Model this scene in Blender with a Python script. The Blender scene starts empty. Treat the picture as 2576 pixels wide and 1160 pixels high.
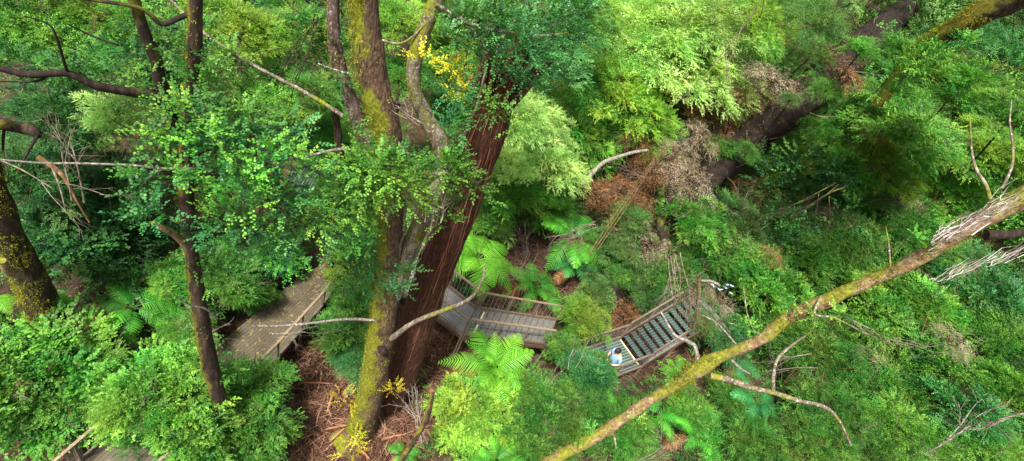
import bpy, math, random
import numpy as np
from mathutils import Vector, Matrix, noise

R_ = math.radians
rng = np.random.default_rng(7)
random.seed(7)
scene = bpy.context.scene
COL = scene.collection

# ------------------------------------------------------------------ camera
PITCH, ROLL, F, CZ = R_(38.7), R_(24.4), 1334.0, 15.5      # F in picture widths of 2576
fw = np.array([0, math.cos(PITCH), -math.sin(PITCH)])
r0 = np.array([1.0, 0, 0]); u0 = np.array([0, math.sin(PITCH), math.cos(PITCH)])
rt = math.cos(ROLL) * r0 + math.sin(ROLL) * u0
up = -math.sin(ROLL) * r0 + math.cos(ROLL) * u0
CAM = np.array([0, 0, CZ])
def ray(x, y): return fw + rt * (x - 1288) / F + up * (580 - y) / F
def at(x, y, d): return CAM + ray(x, y) * d                # point at a depth
def G(x, y, z=0.0):                                        # point at a height
    r = ray(x, y); return CAM + r * (z - CZ) / r[2]
def H(x, y, h):                                            # point at a horizontal distance
    r = ray(x, y); return CAM + r * h / math.hypot(r[0], r[1])
def proj(p):
    v = np.asarray(p) - CAM; d = v @ fw
    return 1288 + F * (v @ rt) / d, 580 - F * (v @ up) / d, d
cam = bpy.data.cameras.new('camera'); camo = bpy.data.objects.new('camera', cam); COL.objects.link(camo)
M = Matrix(((rt[0], up[0], -fw[0], 0), (rt[1], up[1], -fw[1], 0), (rt[2], up[2], -fw[2], CZ), (0, 0, 0, 1)))
camo.matrix_world = M
cam.sensor_width = 36; cam.lens = 36 * F / 2576; cam.clip_end = 600; cam.clip_start = 0.1
scene.camera = camo

# ------------------------------------------------------------------ object helpers
def tag(o, label=None, cat=None, group=None, kind=None):
    if label: o['label'] = label
    if cat: o['category'] = cat
    if group: o['group'] = group
    if kind: o['kind'] = kind
    return o
def empty(name, loc, rz=0.0):
    o = bpy.data.objects.new(name, None); COL.objects.link(o)
    o.location = loc; o.rotation_euler = (0, 0, rz); o.empty_display_size = .2
    return o
def link(name, me, parent=None, mat=None):
    o = bpy.data.objects.new(name, me); COL.objects.link(o)
    if parent is not None: o.parent = parent
    if mat is not None:
        if len(me.materials) == 0: me.materials.append(mat)
        elif me.materials[0] is not mat:
            o.material_slots[0].link = 'OBJECT'; o.material_slots[0].material = mat
    return o

class Geo:
    """collects verts and faces (per-face tint, uv) for one mesh"""
    def __init__(s): s.v = []; s.f = []; s.k = []; s.t = []; s.n = 0; s.uv = []
    def add(s, V, Fc, tint=None):
        V = np.asarray(V, float).reshape(-1, 3); Fc = np.asarray(Fc, int)
        s.v.append(V); s.f.append((Fc + s.n).ravel()); s.k.append(np.full(len(Fc), Fc.shape[1]))
        s.t.append(np.full(len(Fc), .5) if tint is None else np.broadcast_to(tint, (len(Fc),)).astype(float))
        s.n += len(V)
    def mesh(s, name, smooth=False, off=None):
        V = np.concatenate(s.v); L = np.concatenate(s.f); K = np.concatenate(s.k); T = np.concatenate(s.t)
        if off is not None: V = V - np.asarray(off)
        me = bpy.data.meshes.new(name)
        me.vertices.add(len(V)); me.vertices.foreach_set('co', V.astype(np.float32).ravel())
        me.loops.add(len(L)); me.loops.foreach_set('vertex_index', L.astype(np.int32))
        me.polygons.add(len(K)); st = np.concatenate([[0], np.cumsum(K)[:-1]])
        me.polygons.foreach_set('loop_start', st.astype(np.int32)); me.polygons.foreach_set('loop_total', K.astype(np.int32))
        me.polygons.foreach_set('use_smooth', np.full(len(K), smooth))
        a = me.attributes.new('tint', 'FLOAT', 'FACE'); a.data.foreach_set('value', T.astype(np.float32))
        me.update(calc_edges=True)
        return me

def nrm(a): return a / (np.linalg.norm(a, axis=-1, keepdims=True) + 1e-9)

# ------------------------------------------------------------------ leaves
def leaf_geo(g, o, d, n, L, k, ll, lw, rg, droop=.15, hexa=False, base=None, jit=.3):
    """o, d, n: (m,3) spray origins, directions, normals; k leaves along each"""
    m = len(o); d = nrm(d); c = nrm(np.cross(n, d)); n = nrm(np.cross(d, c))
    L = np.broadcast_to(L, (m,)) * rg.uniform(.7, 1.3, m)
    t = np.linspace(.1, 1, k)[None, :]
    side = np.where(np.arange(k) % 2 == 0, 1., -1.)[None, :, None]
    T = t[:, :, None]
    pos = o[:, None, :] + d[:, None, :] * (L[:, None] * t)[:, :, None]
    pos[:, :, 2] -= droop * (L[:, None] * t ** 2)
    ld = d[:, None, :] * (.45 + .5 * T) + c[:, None, :] * side * (1.0 - .6 * T) + rg.normal(0, jit, (m, k, 3))
    ld[:, :, 2] -= droop * .5
    ld = nrm(ld)
    nn = n[:, None, :] + rg.normal(0, jit * .9, (m, k, 3))
    w = nrm(np.cross(nn, ld))
    s = rg.uniform(.6, 1.25, (m, k, 1)) * (1.05 - .35 * T)
    a = ld * ll * s; b = w * lw * s * .5
    fold = nrm(np.cross(ld, w)) * lw * s * .12
    if hexa:
        P = np.stack([pos, pos + a * .28 + b + fold, pos + a * .72 + b * .85 + fold, pos + a, pos + a * .72 - b * .85 + fold, pos + a * .28 - b + fold], 2); q = 6
    else:
        P = np.stack([pos, pos + a * .5 + b + fold, pos + a, pos + a * .5 - b + fold], 2); q = 4
    P = P.reshape(-1, 3)
    idx = np.arange(m * k * q).reshape(-1, q)
    bt = rg.uniform(0, 1, m) if base is None else base
    tint = (bt[:, None] * .74 + rg.uniform(0, .26, (m, k)) + .1 * (T[:, :, 0] - .5)).ravel()
    g.add(P, idx, np.clip(tint, 0, 1))

def blob_sprays(c, r, nclump, nspray, L, rg, flat=.55, lay=.5, disc=.28, up_only=False):
    """sprays of a crown: clumps spread through an ellipsoid, each a loose disc of sprays"""
    c = np.asarray(c, float); r = np.asarray(r, float) * np.ones(3)
    u = nrm(rg.normal(0, 1, (nclump, 3)))
    u[:, 2] = np.where(u[:, 2] < -.45, -u[:, 2], u[:, 2])
    ph = rg.uniform(0, 6.28, 6)
    lump = 1 + .3 * np.sin(u[:, 0] * 4 + ph[0]) * np.sin(u[:, 1] * 5 + ph[1]) + .24 * np.sin(u[:, 2] * 5 + u[:, 0] * 3 + ph[2])
    rr = (.3 + .7 * rg.uniform(0, 1, nclump) ** .45) * lump
    cc = u * rr[:, None] * r
    nm = nrm(u * (1 - lay) + np.array([0, 0, 1.]) * lay * 1.5 + rg.normal(0, .22, (nclump, 3)))
    dr = disc * r.mean() * rg.uniform(.6, 1.4, nclump)
    m = nclump * nspray
    CC = np.repeat(cc, nspray, 0); NM = np.repeat(nm, nspray, 0); DR = np.repeat(dr, nspray); UU = np.repeat(u, nspray, 0)
    q = nrm(np.cross(NM, rg.normal(0, 1, (m, 3))))
    rad = DR * np.sqrt(rg.uniform(0, 1, m))
    o = CC + q * rad[:, None] + NM * (rg.normal(0, .12, m) * DR)[:, None]
    d = nrm(q * .8 + UU * .7 + rg.normal(0, .35, (m, 3)) + NM * .15)
    bt = np.clip(np.repeat(rg.uniform(0, 1, nclump), nspray) * .8 + rg.uniform(-.1, .3, m), 0, 1)
    return c + o, d, NM, bt

def crown_mesh(name, seed, nclump=85, nspray=22, L=.2, k=11, ll=.052, lw=.03, rz=.8, flat=.5, lay=.5, disc=.26, droop=.15, hexa=False, jit=.3):
    rg = np.random.default_rng(seed); g = Geo()
    o, d, n, bt = blob_sprays((0, 0, 0), (1, 1, rz), nclump, nspray, L, rg, lay=lay, disc=disc)
    leaf_geo(g, o, d, n, L, k, ll, lw, rg, droop, hexa, bt, jit)
    return g.mesh(name)

# ------------------------------------------------------------------ materials
def mat(name):
    m = bpy.data.materials.new(name); m.use_nodes = True
    nt = m.node_tree; nt.nodes.clear(); out = nt.nodes.new('ShaderNodeOutputMaterial')
    return m, nt, out
def nd(nt, t, **kw):
    n = nt.nodes.new(t)
    for k, v in kw.items(): setattr(n, k, v)
    return n
def ramp(nt, fac, stops, interp='LINEAR'):
    r = nd(nt, 'ShaderNodeValToRGB'); r.color_ramp.interpolation = interp
    e = r.color_ramp.elements
    while len(e) < len(stops): e.new(.5)
    for i, (p, c) in enumerate(stops): e[i].position = p; e[i].color = (*c, 1)
    nt.links.new(fac, r.inputs[0]); return r.outputs[0]
def leafmat(name, dark, mid, light, trans=.34, rough=.5, spec=.28, hue=.03, tcol=None, odd=None):
    m, nt, out = mat(name)
    a = nd(nt, 'ShaderNodeAttribute', attribute_name='tint')
    st = [(0, dark), (.55, mid), (1, light)]
    if odd: st = [(0, dark), (.5, mid), (.9, light), (.97, odd)]
    col = ramp(nt, a.outputs['Fac'], st)
    tc = nd(nt, 'ShaderNodeNewGeometry')
    ns = nd(nt, 'ShaderNodeTexNoise'); ns.inputs['Scale'].default_value = .9
    nt.links.new(tc.outputs['Position'], ns.inputs['Vector'])
    oi = nd(nt, 'ShaderNodeObjectInfo')
    hs = nd(nt, 'ShaderNodeHueSaturation')
    mr = nd(nt, 'ShaderNodeMapRange'); mr.inputs[1].default_value = .3; mr.inputs[2].default_value = .7
    mr.inputs[3].default_value = .5 - hue; mr.inputs[4].default_value = .5 + hue
    nt.links.new(ns.outputs['Fac'], mr.inputs[0]); nt.links.new(mr.outputs[0], hs.inputs['Hue'])
    mv = nd(nt, 'ShaderNodeMapRange'); mv.inputs[3].default_value = .8; mv.inputs[4].default_value = 1.25
    nt.links.new(oi.outputs['Random'], mv.inputs[0]); nt.links.new(mv.outputs[0], hs.inputs['Value'])
    nt.links.new(col, hs.inputs['Color'])
    p = nd(nt, 'ShaderNodeBsdfPrincipled'); p.inputs['Roughness'].default_value = rough
    p.inputs['Specular IOR Level'].default_value = spec
    nt.links.new(hs.outputs[0], p.inputs['Base Color'])
    tr = nd(nt, 'ShaderNodeBsdfTranslucent')
    mx = nd(nt, 'ShaderNodeMix', data_type='RGBA', blend_type='MULTIPLY'); mx.inputs[0].default_value = 1
    mx.inputs[7].default_value = (*(tcol or (1.5, 1.5, .6)), 1)
    nt.links.new(hs.outputs[0], mx.inputs[6]); nt.links.new(mx.outputs[2], tr.inputs['Color'])
    ms = nd(nt, 'ShaderNodeMixShader'); ms.inputs[0].default_value = trans
    nt.links.new(p.outputs[0], ms.inputs[1]); nt.links.new(tr.outputs[0], ms.inputs[2])
    nt.links.new(ms.outputs[0], out.inputs[0]); return m
LM = {
 'mid':   leafmat('leaf_mid_green', (.01, .05, .008), (.055, .17, .02), (.2, .41, .06), trans=.35),
 'teal':  leafmat('leaf_blue_green', (.008, .05, .014), (.035, .165, .035), (.14, .38, .1), spec=.4, rough=.45),
 'lime':  leafmat('leaf_bright_lime', (.04, .11, .012), (.17, .33, .035), (.38, .57, .08), trans=.4),
 'pale':  leafmat('leaf_pale_yellow_green', (.1, .22, .045), (.32, .5, .13), (.58, .74, .27), trans=.4),
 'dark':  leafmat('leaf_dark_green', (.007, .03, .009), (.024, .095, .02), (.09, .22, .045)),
 'olive': leafmat('leaf_grey_olive', (.016, .055, .012), (.075, .175, .035), (.22, .37, .1)),
 'shrub': leafmat('leaf_fresh_shrub', (.014, .07, .01), (.08, .245, .025), (.28, .54, .075), trans=.38, spec=.35),
 'gold':  leafmat('leaf_golden', (.2, .2, .01), (.42, .36, .02), (.6, .5, .04)),
 'dead':  leafmat('leaf_dead_brown', (.05, .02, .009), (.27, .12, .045), (.58, .34, .17), trans=.1, hue=.01, tcol=(1.2, 1, .6)),
 'fern':  leafmat('fern_green', (.02, .14, .02), (.07, .32, .03), (.18, .55, .04), trans=.3, hue=.015),
 'fernb': leafmat('fern_bright', (.05, .2, .015), (.14, .42, .03), (.3, .62, .06), trans=.35, hue=.015),
 'ferndk':leafmat('fern_deep', (.01, .09, .03), (.035, .21, .05), (.08, .34, .08), trans=.25, hue=.015),
}
def barkmat(name, c1, c2, c3, scale=(14, 14, 3), moss=None, mossamt=.5, rough=.9, bump=.6, mossdir=None, lich=None):
    m, nt, out = mat(name)
    tc = nd(nt, 'ShaderNodeTexCoord'); mp = nd(nt, 'ShaderNodeMapping'); mp.inputs['Scale'].default_value = scale
    nt.links.new(tc.outputs['Object'], mp.inputs['Vector'])
    n1 = nd(nt, 'ShaderNodeTexNoise'); n1.inputs['Scale'].default_value = 1; n1.inputs['Detail'].default_value = 6; n1.inputs['Roughness'].default_value = .65
    nt.links.new(mp.outputs[0], n1.inputs['Vector'])
    col = ramp(nt, n1.outputs['Fac'], [(.32, c1), (.52, c2), (.7, c3)])
    if lich:
        n3 = nd(nt, 'ShaderNodeTexNoise'); n3.inputs['Scale'].default_value = 26; n3.inputs['Detail'].default_value = 4
        nt.links.new(tc.outputs['Object'], n3.inputs['Vector'])
        f3 = ramp(nt, n3.outputs['Fac'], [(.58, (0, 0, 0)), (.66, (1, 1, 1))])
        x = nd(nt, 'ShaderNodeMix', data_type='RGBA'); nt.links.new(f3, x.inputs[0]); nt.links.new(col, x.inputs[6]); x.inputs[7].default_value = (*lich, 1); col = x.outputs[2]
    if moss:
        n2 = nd(nt, 'ShaderNodeTexNoise'); n2.inputs['Scale'].default_value = 1.6; n2.inputs['Detail'].default_value = 7; n2.inputs['Roughness'].default_value = .7
        nt.links.new(tc.outputs['Object'], n2.inputs['Vector'])
        fac = n2.outputs['Fac']
        if mossdir:
            ge = nd(nt, 'ShaderNodeNewGeometry'); dp = nd(nt, 'ShaderNodeVectorMath', operation='DOT_PRODUCT'); dp.inputs[1].default_value = mossdir
            nt.links.new(ge.outputs['True Normal'], dp.inputs[0])
            ma = nd(nt, 'ShaderNodeMath', operation='MULTIPLY_ADD'); ma.inputs[1].default_value = .2
            nt.links.new(dp.outputs['Value'], ma.inputs[0]); nt.links.new(fac, ma.inputs[2]); fac = ma.outputs[0]
        f2 = ramp(nt, fac, [(.62 - mossamt * .3, (0, 0, 0)), (.72 - mossamt * .3, (1, 1, 1))])
        n4 = nd(nt, 'ShaderNodeTexNoise'); n4.inputs['Scale'].default_value = 22; n4.inputs['Detail'].default_value = 3
        nt.links.new(tc.outputs['Object'], n4.inputs['Vector'])
        mc = ramp(nt, n4.outputs['Fac'], [(.35, tuple(.45 * v for v in moss)), (.65, moss)])
        x = nd(nt, 'ShaderNodeMix', data_type='RGBA'); nt.links.new(f2, x.inputs[0]); nt.links.new(col, x.inputs[6]); nt.links.new(mc, x.inputs[7]); col = x.outputs[2]
    p = nd(nt, 'ShaderNodeBsdfPrincipled'); p.inputs['Roughness'].default_value = rough; p.inputs['Specular IOR Level'].default_value = .25
    nt.links.new(col, p.inputs['Base Color'])
    bp = nd(nt, 'ShaderNodeBump'); bp.inputs['Strength'].default_value = bump; bp.inputs['Distance'].default_value = .03
    nt.links.new(n1.outputs['Fac'], bp.inputs['Height']); nt.links.new(bp.outputs[0], p.inputs['Normal'])
    nt.links.new(p.outputs[0], out.inputs[0]); return m
MOSS = (.2, .21, .015)
BM = {
 'myrtle': barkmat('bark_myrtle', (.03, .016, .01), (.1, .058, .034), (.22, .15, .09), scale=(26, 26, 10), bump=1.0, moss=MOSS, mossamt=.56, mossdir=(-1, -.3, 0)),
 'grey':   barkmat('bark_grey', (.04, .03, .02), (.135, .105, .07), (.3, .25, .19), moss=MOSS, mossamt=.4, lich=(.42, .4, .34)),
 'purple': barkmat('bark_purple_brown', (.03, .015, .015), (.09, .055, .045), (.2, .14, .12), moss=MOSS, mossamt=.2, lich=(.25, .22, .19)),
 'red':    barkmat('bark_stringy_red', (.016, .007, .004), (.058, .021, .01), (.14, .055, .025), scale=(24, 24, 5), bump=1.0),
 'darkm':  barkmat('bark_dark_mossy', (.012, .008, .006), (.035, .022, .014), (.09, .06, .035), moss=(.15, .13, .01), mossamt=.22, mossdir=(-1, -.3, .2)),
 'yellow': barkmat('bark_yellow_mossy', (.07, .04, .02), (.21, .13, .06), (.4, .3, .17), moss=(.2, .2, .02), mossamt=.3, mossdir=(0, 0, 1), lich=(.27, .25, .17), scale=(16, 16, 16)),
 'black':  barkmat('bark_black', (.008, .005, .004), (.02, .012, .008), (.05, .03, .018), moss=(.12, .12, .01), mossamt=.2),
 'rot':    barkmat('bark_rotting', (.006, .004, .003), (.013, .008, .006), (.045, .022, .013), scale=(5, 5, 5), bump=1.0),
 'brown':  barkmat('bark_brown', (.04, .02, .01), (.12, .065, .03), (.26, .16, .08), moss=(.16, .15, .01), mossamt=.2),
 'pale':   barkmat('bark_pale', (.05, .04, .03), (.18, .155, .125), (.46, .43, .38), scale=(22, 22, 22), bump=.5),
 'twig':   barkmat('twig_bark', (.05, .04, .028), (.14, .11, .08), (.3, .25, .19), scale=(9, 9, 9), bump=.2),
 'ftrunk': barkmat('fern_trunk_bark', (.015, .01, .006), (.05, .03, .015), (.11, .07, .04), scale=(30, 30, 20)),
}
def plain(name, c, rough=.7, metal=0, var=.25, scale=12, spec=.4):
    m, nt, out = mat(name)
    tc = nd(nt, 'ShaderNodeTexCoord'); n1 = nd(nt, 'ShaderNodeTexNoise'); n1.inputs['Scale'].default_value = scale; n1.inputs['Detail'].default_value = 4
    nt.links.new(tc.outputs['Object'], n1.inputs['Vector'])
    col = ramp(nt, n1.outputs['Fac'], [(.3, tuple(v * (1 - var) for v in c)), (.7, tuple(min(1, v * (1 + var)) for v in c))])
    p = nd(nt, 'ShaderNodeBsdfPrincipled'); p.inputs['Roughness'].default_value = rough; p.inputs['Metallic'].default_value = metal; p.inputs['Specular IOR Level'].default_value = spec
    nt.links.new(col, p.inputs['Base Color']); nt.links.new(p.outputs[0], out.inputs[0]); return m
def sticks_mat(name, a, b, c):
    m, nt, out = mat(name)
    at_ = nd(nt, 'ShaderNodeAttribute', attribute_name='tint')
    col = ramp(nt, at_.outputs['Fac'], [(0, a), (.5, b), (1, c)])
    p = nd(nt, 'ShaderNodeBsdfPrincipled'); p.inputs['Roughness'].default_value = .8; p.inputs['Specular IOR Level'].default_value = .3
    nt.links.new(col, p.inputs['Base Color']); nt.links.new(p.outputs[0], out.inputs[0]); return m
MT = {
 'litter_leaf': leafmat('fallen_leaf', (.06, .035, .015), (.2, .14, .05), (.32, .34, .1), trans=.05),
 'timber': plain('weathered_timber', (.22, .155, .1), .8, var=.35, scale=20),
 'rail_timber': plain('dull_rail_timber', (.13, .095, .068), .85, var=.4, scale=20),
 'timber_dark': plain('dark_timber', (.1, .055, .032), .85, var=.35, scale=20),
 'steel': plain('galvanised_steel', (.32, .31, .29), .45, .6, var=.2),
 'nosing': plain('pale_yellow_nosing', (.72, .66, .33), .6, var=.15),
 'litter': sticks_mat('bark_litter_sticks', (.025, .009, .005), (.095, .04, .022), (.3, .17, .1)),
 'moss': leafmat('moss_tufts', (.06, .065, .006), (.16, .165, .012), (.32, .31, .03), trans=.1, rough=.9, spec=.1, hue=.015),
 'bluebark': plain('bluish_white_bark', (.33, .37, .43), .6, var=.3, scale=30),
 'skin': plain('skin', (.55, .3, .2), .5, var=.05), 'hair': plain('dark_hair', (.012, .01, .012), .45, var=.2),
 'shirt': plain('pale_blue_shirt', (.22, .36, .6), .8, var=.08), 'jeans': plain('blue_jeans', (.03, .12, .25), .85, var=.2), 'shoe': plain('dark_shoes', (.03, .03, .03), .6),
 'strip': plain('orange_bark_strip', (.26, .105, .055), .8, var=.45, scale=9),
}
def grating(name, base, line, sp, cross=None, wear=None, lw=.16):
    """walkway mesh / boards: lines across a uv laid in metres"""
    m, nt, out = mat(name)
    uv = nd(nt, 'ShaderNodeUVMap'); sx = nd(nt, 'ShaderNodeSeparateXYZ'); nt.links.new(uv.outputs[0], sx.inputs[0])
    def lines(sock, spc, width):
        a = nd(nt, 'ShaderNodeMath', operation='DIVIDE'); a.inputs[1].default_value = spc; nt.links.new(sock, a.inputs[0])
        b = nd(nt, 'ShaderNodeMath', operation='FRACT'); nt.links.new(a.outputs[0], b.inputs[0])
        c = nd(nt, 'ShaderNodeMath', operation='LESS_THAN'); c.inputs[1].default_value = width; nt.links.new(b.outputs[0], c.inputs[0]); return c.outputs[0]
    n1 = nd(nt, 'ShaderNodeTexNoise'); n1.inputs['Scale'].default_value = 3.5; n1.inputs['Detail'].default_value = 6; n1.inputs['Roughness'].default_value = .7
    tc = nd(nt, 'ShaderNodeTexCoord'); nt.links.new(tc.outputs['Object'], n1.inputs['Vector'])
    col = ramp(nt, n1.outputs['Fac'], [(.35, tuple(v * .7 for v in base)), (.6, base), (.75, wear or tuple(min(1, v * 1.5) for v in base))])
    for sock, spc, width, c in [(sx.outputs[1], sp, lw, line)] + ([(sx.outputs[0], cross[0], cross[1], cross[2])] if cross else []):
        x = nd(nt, 'ShaderNodeMix', data_type='RGBA'); nt.links.new(lines(sock, spc, width), x.inputs[0]); nt.links.new(col, x.inputs[6]); x.inputs[7].default_value = (*c, 1); col = x.outputs[2]
    p = nd(nt, 'ShaderNodeBsdfPrincipled'); p.inputs['Roughness'].default_value = .65; p.inputs['Specular IOR Level'].default_value = .35
    nt.links.new(col, p.inputs['Base Color']); nt.links.new(p.outputs[0], out.inputs[0]); return m
MT['mesh_grey'] = grating('steel_mesh_deck', (.13, .125, .115), (.38, .36, .33), .085, cross=(.5, .02, (.07, .06, .05)), wear=(.22, .19, .15))
MT['mesh_green'] = grating('green_grey_mesh_deck', (.05, .075, .065), (.27, .33, .28), .11, wear=(.08, .1, .08), lw=.12)
MT['tread_green'] = grating('tread_mesh', (.05, .08, .07), (.15, .21, .185), .11, wear=(.1, .15, .13), lw=.14)
MT['tread_grey'] = grating('tread_boards', (.15, .14, .125), (.05, .045, .04), .06, wear=(.24, .21, .17), lw=.3)
MT['board'] = grating('leaf_strewn_deck', (.085, .07, .045), (.14, .115, .075), .1, cross=(.9, .015, (.05, .035, .02)), wear=(.17, .13, .07), lw=.12)

# ------------------------------------------------------------------ tubes and trunks
def catmull(P, n):
    P = np.asarray(P, float); Q = np.vstack([2 * P[0] - P[1], P, 2 * P[-1] - P[-2]]); out = []
    for i in range(1, len(Q) - 2):
        a, b, c, d = Q[i - 1:i + 3]; t = np.linspace(0, 1, n, endpoint=False)[:, None]
        out.append(.5 * (2 * b + (c - a) * t + (2 * a - 5 * b + 4 * c - d) * t ** 2 + (3 * b - a - 3 * c + d) * t ** 3))
    return np.vstack(out + [P[-1][None]])
def tube(g, P, rad, sides=10, seg=.08, rough=.0, seed=0, cap=True, tint=.5, smooth=True, freq=3.0):
    P = np.asarray(P, float); rad = np.broadcast_to(rad, (len(P),)) if np.ndim(rad) else np.full(len(P), rad)
    tot = np.linalg.norm(np.diff(P, axis=0), axis=1).sum()
    n = max(2, int(tot / seg / max(1, len(P) - 1)))
    C4 = catmull(np.column_stack([P, rad]), n) if smooth else np.column_stack([P, rad])
    C, r = C4[:, :3], np.maximum(C4[:, 3], .0008)
    T = nrm(np.gradient(C, axis=0)); ref = np.array([.3, .9, .1]) if abs(T[0] @ np.array([.3, .9, .1])) < .8 else np.array([1., 0, 0])
    N = np.zeros_like(C); N[0] = nrm(np.cross(T[0], ref))
    for i in range(1, len(C)): N[i] = nrm(N[i - 1] - T[i] * (N[i - 1] @ T[i]))
    B = np.cross(T, N); th = np.linspace(0, 2 * np.pi, sides, endpoint=False)
    D = N[:, None] * np.cos(th)[None, :, None] + B[:, None] * np.sin(th)[None, :, None]
    rr = np.repeat(r[:, None], sides, 1)
    if rough:
        for i in range(len(C)):
            for j in range(sides):
                q = C[i] + D[i, j] * r[i]
                v = noise.noise(Vector((q[0] * freq + seed, q[1] * freq, q[2] * freq * .5))) + .45 * noise.noise(Vector((q[0] * freq * 3, q[1] * freq * 3 + seed, q[2] * freq * 1.2)))
                rr[i, j] *= 1 + rough * v
    V = C[:, None] + D * rr[:, :, None]
    n_, s = len(C), sides
    i = np.arange(n_ - 1)[:, None]; j = np.arange(s)[None]
    Fc = np.stack([i * s + j, i * s + (j + 1) % s, (i + 1) * s + (j + 1) % s, (i + 1) * s + j], 2).reshape(-1, 4)
    g.add(V, Fc, tint)
    if cap:
        for e, k in ((0, -1), (n_ - 1, 1)):
            ring = np.arange(s) if k > 0 else np.arange(s)[::-1]
            g.add(V[e][ring], [list(range(s))], tint)
    return C, r, D, rr
def tobj(name, P, rad, m, parent, sides=10, seg=.08, rough=0, seed=0, freq=3.0, label=None):
    g = Geo(); out = tube(g, P, rad, sides, seg, rough, seed, freq=freq)
    off = np.array(parent.location) if parent is not None else np.zeros(3)
    o = link(name, g.mesh(name, True, off), parent, m)
    if label: o['label'] = label
    return o, out
def px(lst): return [at(x, y, d) for x, y, d in lst]
def moss_on(outs, parent, count, size=.03, face=(-1, -.3, .3), thr=.05, seed=1, name='moss', m=None):
    rg = np.random.default_rng(seed); g = Geo(); O = []; D_ = []
    for C, r, D, rr in outs:
        w = r / r.sum(); idx = rg.choice(len(C), int(count / len(outs)), p=w); j = rg.integers(0, D.shape[1], len(idx))
        nn = D[idx, j]; p = C[idx] + nn * rr[idx, j][:, None] + rg.normal(0, .03, (len(idx), 3))
        f = nn @ np.asarray(face, float)
        keep = [f[q] * .5 + noise.noise(Vector(p[q] * 1.8)) > thr for q in range(len(idx))]
        O.append(p[keep]); D_.append(nn[keep])
    O = np.concatenate(O); D_ = np.concatenate(D_)
    leaf_geo(g, O, nrm(D_ + rg.normal(0, .7, O.shape)), rg.normal(0, 1, O.shape), size, 3, size, size * .55, rg, .2)
    o = link(name, g.mesh(name, off=np.array(parent.location)), parent, m or MT['moss']); o['kind'] = 'stuff'; return o

# ------------------------------------------------------------------ ground
def gz(x, y):
    z = .12 * max(0, y - 20) + .07 * max(0, x - 9) + .05 * max(0, -x - 9)
    z += .5 * noise.noise(Vector((x * .22, y * .22, 3))) + .16 * noise.noise(Vector((x * .9, y * .9, 9)))
    return z
def build_ground():
    n = 260; u = np.linspace(-1, 1, n); s = 110 * np.sign(u) * (.22 * np.abs(u) + .78 * np.abs(u) ** 3)
    X, Y = np.meshgrid(s, s + 10); Z = np.array([gz(a, b) + .05 * noise.noise(Vector((a * 4, b * 4, 1))) for a, b in zip(X.ravel(), Y.ravel())])
    V = np.column_stack([X.ravel(), Y.ravel(), Z]); i = np.arange(n - 1)[:, None]; j = np.arange(n - 1)[None]
    Fc = np.stack([i * n + j, i * n + j + 1, (i + 1) * n + j + 1, (i + 1) * n + j], 2).reshape(-1, 4)
    g = Geo(); g.add(V, Fc)
    m, nt, out = mat('forest_soil')
    tc = nd(nt, 'ShaderNodeTexCoord'); n1 = nd(nt, 'ShaderNodeTexNoise'); n1.inputs['Scale'].default_value = 5; n1.inputs['Detail'].default_value = 9; n1.inputs['Roughness'].default_value = .75
    nt.links.new(tc.outputs['Object'], n1.inputs['Vector'])
    c = ramp(nt, n1.outputs['Fac'], [(.3, (.02, .009, .005)), (.55, (.06, .028, .016)), (.72, (.14, .075, .045))])
    p = nd(nt, 'ShaderNodeBsdfPrincipled'); p.inputs['Roughness'].default_value = .9
    bp = nd(nt, 'ShaderNodeBump'); bp.inputs['Strength'].default_value = 1; bp.inputs['Distance'].default_value = .06
    nt.links.new(n1.outputs['Fac'], bp.inputs['Height']); nt.links.new(bp.outputs[0], p.inputs['Normal'])
    nt.links.new(c, p.inputs['Base Color']); nt.links.new(p.outputs[0], out.inputs[0])
    tag(link('ground', g.mesh('ground', True), None, m), 'dark brown forest floor', kind='structure')
build_ground()

# litter: sticks and bark shreds lying on the floor
def sticks(name, label, centres, count, length, rad, m, seed, lift=.0):
    rg = np.random.default_rng(seed); g = Geo()
    for q in range(count):
        cx, cy, sr = centres[rg.integers(len(centres))]
        a = rg.uniform(0, 6.28); r = sr * math.sqrt(rg.uniform()); x, y = cx + r * math.cos(a), cy + r * math.sin(a)
        L = length * rg.uniform(.3, 1.6); b = rg.uniform(0, 6.28); tl = rg.normal(0, .18); dd = np.array([math.cos(b), math.sin(b), tl])
        z = gz(x, y) + rg.uniform(0, .16) + lift + abs(tl) * L * .4
        bend = rg.normal(0, .14, 3) * L; bend[2] = abs(bend[2]) * .5
        P0 = np.array([x, y, z]); w = rad * rg.uniform(.4, 1.6)
        pts = np.array([P0 - dd * L / 2, P0 + bend, P0 + dd * L / 2])
        if rg.uniform() < .12:      # flat bark shred
            s = nrm(np.cross(dd, [0, 0, 1])) * w * 2.5
            V = np.vstack([pts - s, pts + s]); g.add(V, [[0, 1, 4, 3], [1, 2, 5, 4]], rg.uniform(.3, 1))
        else:
            tube(g, pts, [w, w, w * .6], 3, 9, tint=rg.uniform(0, 1), cap=False, smooth=False)
    return tag(link(name, g.mesh(name), None, m), label, kind='stuff')
cl = [(*G(810, 980)[:2], 1.7), (*G(760, 1060)[:2], 1.6), (*G(1100, 900)[:2], 1.5), (*G(1130, 960)[:2], 1.4), (*G(1010, 1090)[:2], 1.2), (*G(1320, 780)[:2], 1.6), (*G(880, 1130)[:2], 1.5)]
sticks('bark_litter', 'red brown bark shreds and sticks on the forest floor', cl, 9000, .55, .006, MT['litter'], 3)
cl2 = [(*G(1300, 690)[:2], 2.6), (*G(1250, 640)[:2], 2.5), (*G(330, 860)[:2], 1.8), (*G(1640, 900)[:2], 2.2), (*G(80, 1120)[:2], 2.0), (*G(1500, 700)[:2], 2.5), (*G(900, 860)[:2], 2.0), (*G(1420, 1120)[:2], 2.5)]
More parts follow.
